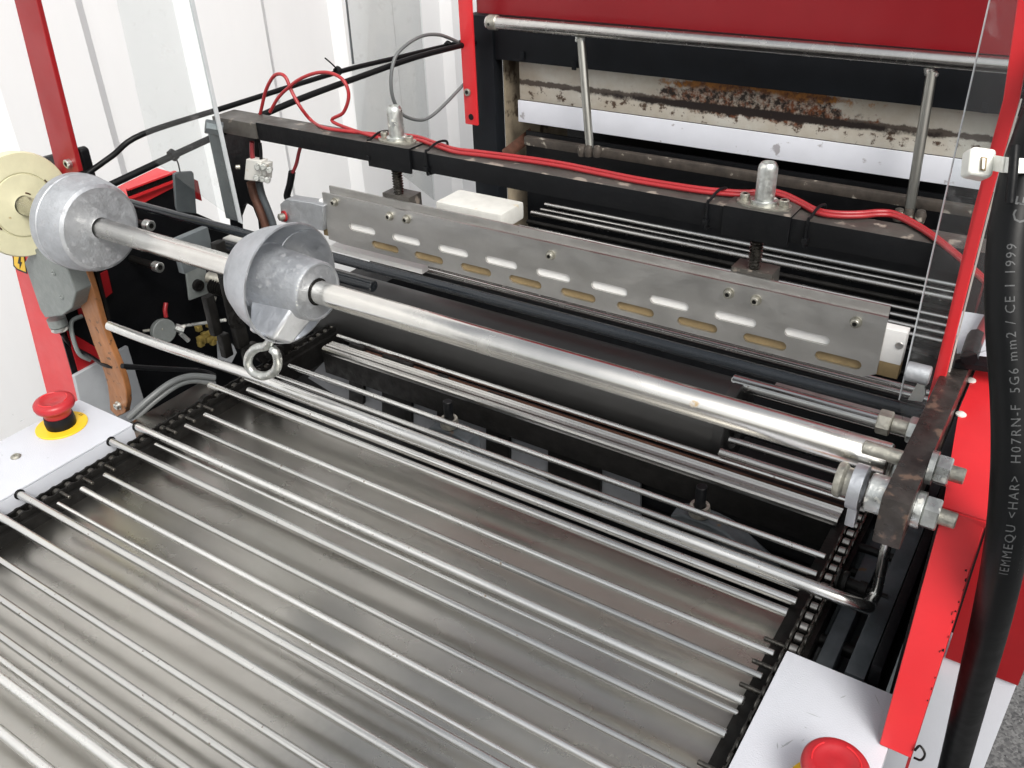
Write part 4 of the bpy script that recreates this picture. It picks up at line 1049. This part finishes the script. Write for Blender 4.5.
# ================================================================== cables and ties (each a thing)
def cable(name, pts, r, m, label, cat, group=None, n=8, sub=6):
    bm = bmesh.new(); add_tube(bm, pts, r, n, sub); return tag(obj(name, bm, m, None, 60), label, cat, group)
# taut black cords to the tunnel
u0 = P(84, 174, 'x', -.90); u1 = P(480, 36, 'y', 1.17)
def chord(pxs, xa, xb):
    out = []
    for i, (a_, b_) in enumerate(pxs):
        t = i / (len(pxs) - 1)
        out.append(P(a_, b_, 'x', xa + (xb - xa) * t))
    return out
cable('taut_cable', chord([(84, 176), (112, 156), (143, 134), (230, 106), (335, 73), (400, 57), (474, 39)], -.985, -.885), .0035, 'cable', 'upper of the two taut black cords running to the red tunnel corner', 'cable', 'taut black cords')
cable('taut_cable', chord([(100, 190), (170, 157), (240, 125), (300, 99), (365, 75), (420, 56), (484, 40)], -.955, -.862), .0044, 'cable', 'lower thicker taut black cord with a loop tie near the grey plate', 'cable', 'taut black cords')
def tie(px, py, x, r, label, tail=None):
    c = P(px, py, 'x', x)
    d_ = Vector((0, .92, .38)).normalized()
    bm = bmesh.new(); add_lathe(bm, c - d_ * .003, d_, [(0, r - .0012), (0, r), (.006, r), (.006, r - .0012)], 16, closed=True)
    if tail: add_tube(bm, [c + Vector((.002, 0, 0)) + (0 * d_)] + [P(a_, b_, 'x', x + .002) for a_, b_ in tail], .0010, 6, 3)
    return tag(obj('cable_tie', bm, 'black', None, 40), label, 'cable tie', 'cable ties on the taut black cords')
tie(338, 71, -.9075, .0062, 'black cable tie on the upper cord above the red wire loop', [(332, 64), (325, 58)])
tie(448, 45, -.890, .0062, 'black cable tie on the upper cord next to the red tunnel corner')
tie(173, 155, -.938, .0072, 'black cable tie on the lower cord above the grey upright plate', [(178, 163), (180, 172)])
cable('grey_lead', [P(x_, y_, 'x', -.875) for x_, y_ in ((458, 42), (440, 35), (422, 36), (405, 46), (395, 58), (391, 78), (393, 98), (402, 114), (418, 120), (430, 117), (445, 104), (464, 84))], .0026, 'greywire', 'thin grey lead hanging in a round loop in front of the white wall', 'cable')

# red twin wires along the beam
zb2 = ZB + .0030
def BW(px, py, dz=0): return P(px, py, 'z', zb2 + dz)
wire1 = [(1030, 318), (1010, 300), (985, 279), (955, 252), (925, 229), (897, 214), (880, 211.5), (860, 213), (838, 213), (818, 210), (800, 201), (785, 194), (770, 190.5), (745, 192), (715, 190), (690, 187), (640, 179), (600, 171), (560, 163), (520, 157), (480, 152), (455, 149), (436, 143), (418, 137), (400, 135), (378, 134.5), (350, 131.5), (325, 128)]
tail1 = [(312, 121), (301, 108), (292, 92), (286, 78), (280, 74), (273, 77), (266, 90), (262, 106), (258, 124), (254, 142), (253, 156)]
w1 = [BW(a_, b_) for a_, b_ in wire1]
yw = w1[-1].y
w1 += [P(a_, b_, 'y', yw + .012 + .001 * i) if b_ < 112 else P(a_, b_, 'y', YB + .034) for i, (a_, b_) in enumerate(tail1)]
cable('red_wire', w1, .0021, 'redwire', 'bright red wire along the dusty crossbeam, ending in a tall narrow loop', 'wire', n=10)
w2 = [BW(a_ + .5, b_ + 3.2) for a_, b_ in wire1[:-2]]
w2 += [P(a_, b_, 'y', yw + .012) for a_, b_ in ((333, 122), (343, 113), (348, 101), (348, 90), (342, 79), (330, 73), (316, 73), (300, 79), (288, 88), (278, 98), (270, 112))]
cable('red_wire', w2, .0020, 'redwire', 'second red wire beside the first, curling into the wider round loop', 'wire', n=10)
cable('dark_red_lead', [P(x_, y_, 'y', .745) for x_, y_ in ((303, 140), (299, 152), (296, 165), (291, 176))], .0022, 'darkredwire', 'dark red lead dropping from the crossbeam to the sleeved end', 'wire')
cable('lead_sleeve', [P(x_, y_, 'y', .745) for x_, y_ in ((292, 172), (290, 184), (287, 196), (290, 200))], .0044, 'black', 'black rubber sleeve on the dark red lead over the grey end block', 'sleeve')
cable('dark_red_lead', [P(x_, y_, 'z', .215) for x_, y_ in ((1000, 300), (985, 325), (976, 345))], .0040, 'darkredwire', 'dark red lead dropping beside the right red post onto the cover', 'wire')
cable('lead_sleeve', [P(x_, y_, 'z', .215) for x_, y_ in ((976, 336), (972, 348), (969, 358))], .0058, 'black', 'black rubber sleeve behind the right red post', 'sleeve')
# white terminal block with leads
tbk = empty('terminal_block', 'small clear white screw terminal block hanging under the crossbeam', 'connector', loc=P(252, 168, 'y', .730))
o0 = tbk.location.copy()
bm = bmesh.new(); add_prism(bm, [P(x_, y_, 'y', .724) - o0 for x_, y_ in ((246, 159), (261, 161), (260, 182), (244, 180))], (0, .012, 0)); obj('body', bm, 'ptfe', tbk, bevel=.001)
bm = bmesh.new(); add_prism(bm, [P(x_, y_, 'y', .726) - o0 for x_, y_ in ((262, 163), (266, 164), (265, 181), (261, 181))], (0, .012, 0)); obj('body', bm, 'ptfe', tbk, bevel=.001)
for px, py in ((258, 166), (257, 177), (264, 166), (263, 178), (270, 169), (268, 179)):
    bm = bmesh.new(); c = P(px, py, 'y', .724) - o0; add_lathe(bm, c, (.6, -.7, .1), [(0, 0), (0, .0038), (.008, .0038), (.0088, .0030), (.0088, .0010), (.0060, 0)], 12); obj('terminal_screw', bm, 'zinc', tbk)
bm = bmesh.new(); c = P(240, 167, 'y', .727) - o0; add_lathe(bm, c, (-.6, -.7, .1), [(0, 0), (0, .0032), (.005, .0030), (.006, 0)], 12); obj('terminal_screw', bm, 'zincd', tbk)
cable('dark_red_lead', [P(x_, y_, 'y', .730) for x_, y_ in ((252, 142), (252, 152), (253, 160))], .0030, 'darkredwire', 'dark red lead entering the top of the terminal block', 'wire')
cable('black_lead', [P(x_, y_, 'y', .730) for x_, y_ in ((260, 143), (261, 153), (261, 162))], .0020, 'black', 'thin black lead entering the top of the terminal block', 'wire')
for i, (dx, r) in enumerate(((0, .0058), (8, .0046))):
    cable('brown_sleeved_lead', [P(x_ + dx, y_, 'y', .738) for x_, y_ in ((251, 182), (254, 195), (260, 210), (265, 224), (268, 240))], r, 'darkgrey' if i else 'copper',
          ('left brown' if i == 0 else 'right dark') + ' sleeved lead hanging from the terminal block', 'wire')
# cable ties holding the red wires to the beam
def beam_tie(px, py, label):
    c = P(px, py, 'z', ZB + .004)
    x = c.x; y0, y1, z0, z1 = YB - .0016, YB + .0316, ZB - .0230, ZB + .0030
    bm = bmesh.new()
    add_tube(bm, [(x, y0, z0), (x, y0, z1 - .002), (x + .001, y0 + .003, z1), (x + .002, (y0 + y1) / 2, z1 + .004), (x + .004, y1 - .004, z1 + .003), (x + .004, y1, z1 - .003), (x + .003, y1, z0), (x, y0, z0)], .0013, 8, 3)
    add_box(bm, (x - .0025, y0 - .0030, z0 + .004), (x + .0025, y0 + .0005, z0 + .009), .0005)
    tag(obj('cable_tie', bm, 'black', None, 40), label, 'cable tie', 'cable ties round the crossbeam')
beam_tie(358, 143, 'black cable tie on the crossbeam just left of the left cap nut')
beam_tie(420, 152, 'black cable tie on the crossbeam just right of the left cap nut')
beam_tie(710, 198, 'black cable tie on the crossbeam just left of the right cap nut')
beam_tie(808, 218, 'black cable tie on the crossbeam just right of the right cap nut')

# heavy black power cable at the right, with printed marking
path = [((1110, -40), .480), ((1072, 50), .474), ((1042, 120), .470), ((1020, 185), .468), ((1009, 250), .468), ((1008, 320), .470), ((1013, 400), .475), ((1013, 470), .482), ((1006, 545), .50), ((992, 615), .545), ((973, 690), .63), ((953, 768), .74), ((930, 850), .84)]
pc = empty('power_cable', 'heavy black rubber power cable with printed marking at the right edge', 'cable', loc=(0, 0, 0))
pts = [PD(p[0], p[1], d_) for p, d_ in path]
bm = bmesh.new(); RCB = .0110; add_tube(bm, pts, RCB, 28, 8); obj('sheath', bm, 'cable', pc, 60)
sm_ = smooth_path(pts, 24)
# arc length table
acc = [0]
for a_, b_ in zip(sm_[:-1], sm_[1:]): acc.append(acc[-1] + (b_ - a_).length)
def at_len(s_):
    for i in range(len(acc) - 1):
        if acc[i + 1] >= s_:
            t = (s_ - acc[i]) / (acc[i + 1] - acc[i]); return sm_[i].lerp(sm_[i + 1], t), (sm_[i + 1] - sm_[i]).normalized()
    return sm_[-1], (sm_[-1] - sm_[-2]).normalized()
def nearest_len(px, py):
    best = None
    for i, p_ in enumerate(sm_):
        v = p_ - CAM; zc = v.dot(FWD); u = 512 + FPX * v.dot(RIGHT) / zc; w = 384 + FPX * v.dot(DOWN) / zc
        e = abs(w - py)
        if best is None or e < best[0]: best = (e, acc[i])
    return best[1]
def print_text(txt, py_start, size, ang):
    """letters wrapped on the sheath, read from the lower end upward"""
    cu = bpy.data.curves.new('t', 'FONT'); cu.body = txt; cu.size = size; cu.extrude = 0; cu.space_character = 1.25; cu.resolution_u = 2
    to = bpy.data.objects.new('t', cu); COL.objects.link(to)
    dg = bpy.context.evaluated_depsgraph_get(); me = bpy.data.meshes.new_from_object(to.evaluated_get(dg)); bpy.data.objects.remove(to)
    s0 = nearest_len(0, py_start)
    bm = bmesh.new(); bm.from_mesh(me)
    bmesh.ops.subdivide_edges(bm, edges=[e for e in bm.edges if e.calc_length() > .004], cuts=1)
    for v in bm.verts:
        c, d_ = at_len(max(0, s0 - v.co.x))
        tocam = (CAM - c); tocam -= d_ * tocam.dot(d_); tocam.normalize()
        side = d_.cross(tocam)        # to one side of the cable
        if side.dot(RIGHT) < 0: side = -side
        th = ang - (v.co.y) / RCB
        v.co = c + (tocam * math.cos(th) + side * math.sin(th)) * (RCB + .00012)
    return obj('cable_marking', bm, 'print', pc, 0)
print_text('IEMMEQU <HAR>  H07RN-F  5G6 mm2 / CE 1 1999', 560, .0066, .30)
print_text('CE', 228, .0105, .62)
print_text('- - . -- . .  - .', 560, .0030, .85)

# white cable tie holding the cable to the red post
zt = empty('zip_tie', 'white nylon zip tie holding the black cable to the red post', 'cable tie', loc=PD(986, 162, .50))
o0 = zt.location.copy()
bm = bmesh.new(); hd = [PD(x_, y_, .478) - o0 for x_, y_ in ((971, 149), (975, 146), (996, 149), (997, 153), (993, 175), (989, 178), (970, 174), (969, 170))]
add_prism(bm, hd, FWD * .010); obj('tie_head', bm, 'ziptie', zt, bevel=.0012)
bm = bmesh.new(); add_prism(bm, [PD(x_, y_, .4775) - o0 for x_, y_ in ((981, 157), (987, 158), (985, 171), (980, 170))], FWD * -.0006); obj('ratchet_slot', bm, 'bronze', zt)
bm = bmesh.new(); add_prism(bm, [PD(x_, y_, .476) - o0 for x_, y_ in ((982.2, 158.4), (984.6, 159), (983.6, 169.4), (981.6, 169))], FWD * -.0008); obj('ratchet_tongue', bm, 'ziptie', zt)
bm = bmesh.new(); n0 = len(bm.verts)
st_t = [PD(994, 155, .478), PD(1006, 157, .462), PD(1018, 158, .4555), PD(1034, 159, .4555), PD(1050, 158, .462)]
st_b = [PD(993, 170, .478), PD(1004, 172, .462), PD(1016, 173, .4555), PD(1031, 173, .4555), PD(1046, 172, .462)]
for i in range(4):
    add_prism(bm, [st_t[i] - o0, st_t[i + 1] - o0, st_b[i + 1] - o0, st_b[i] - o0], FWD * .0015)
obj('tie_strap', bm, 'ziptie', zt)
# thin black tail that hangs over the cable below the tie
cable('black_strap_end', [PD(1015, 146, .4515), PD(1013, 172, .4510), PD(1010, 203, .4530)], .0024, 'black', 'short black strap end over the thick cable below the white tie', 'strap')

# small wire hook clipped to the lower end of the red flange
cc = Vector((.0030, .4445, .018))
bm = bmesh.new(); add_tube(bm, [cc + Vector((0, -.001, -.006)), cc + Vector((.004, -.003, -.003)), cc + Vector((.005, -.003, .004)), cc + Vector((.001, -.001, .007)), cc + Vector((-.001, -.001, .001))], .0008, 8, 4)
obj('wire_hook', bm, 'dark', mach)
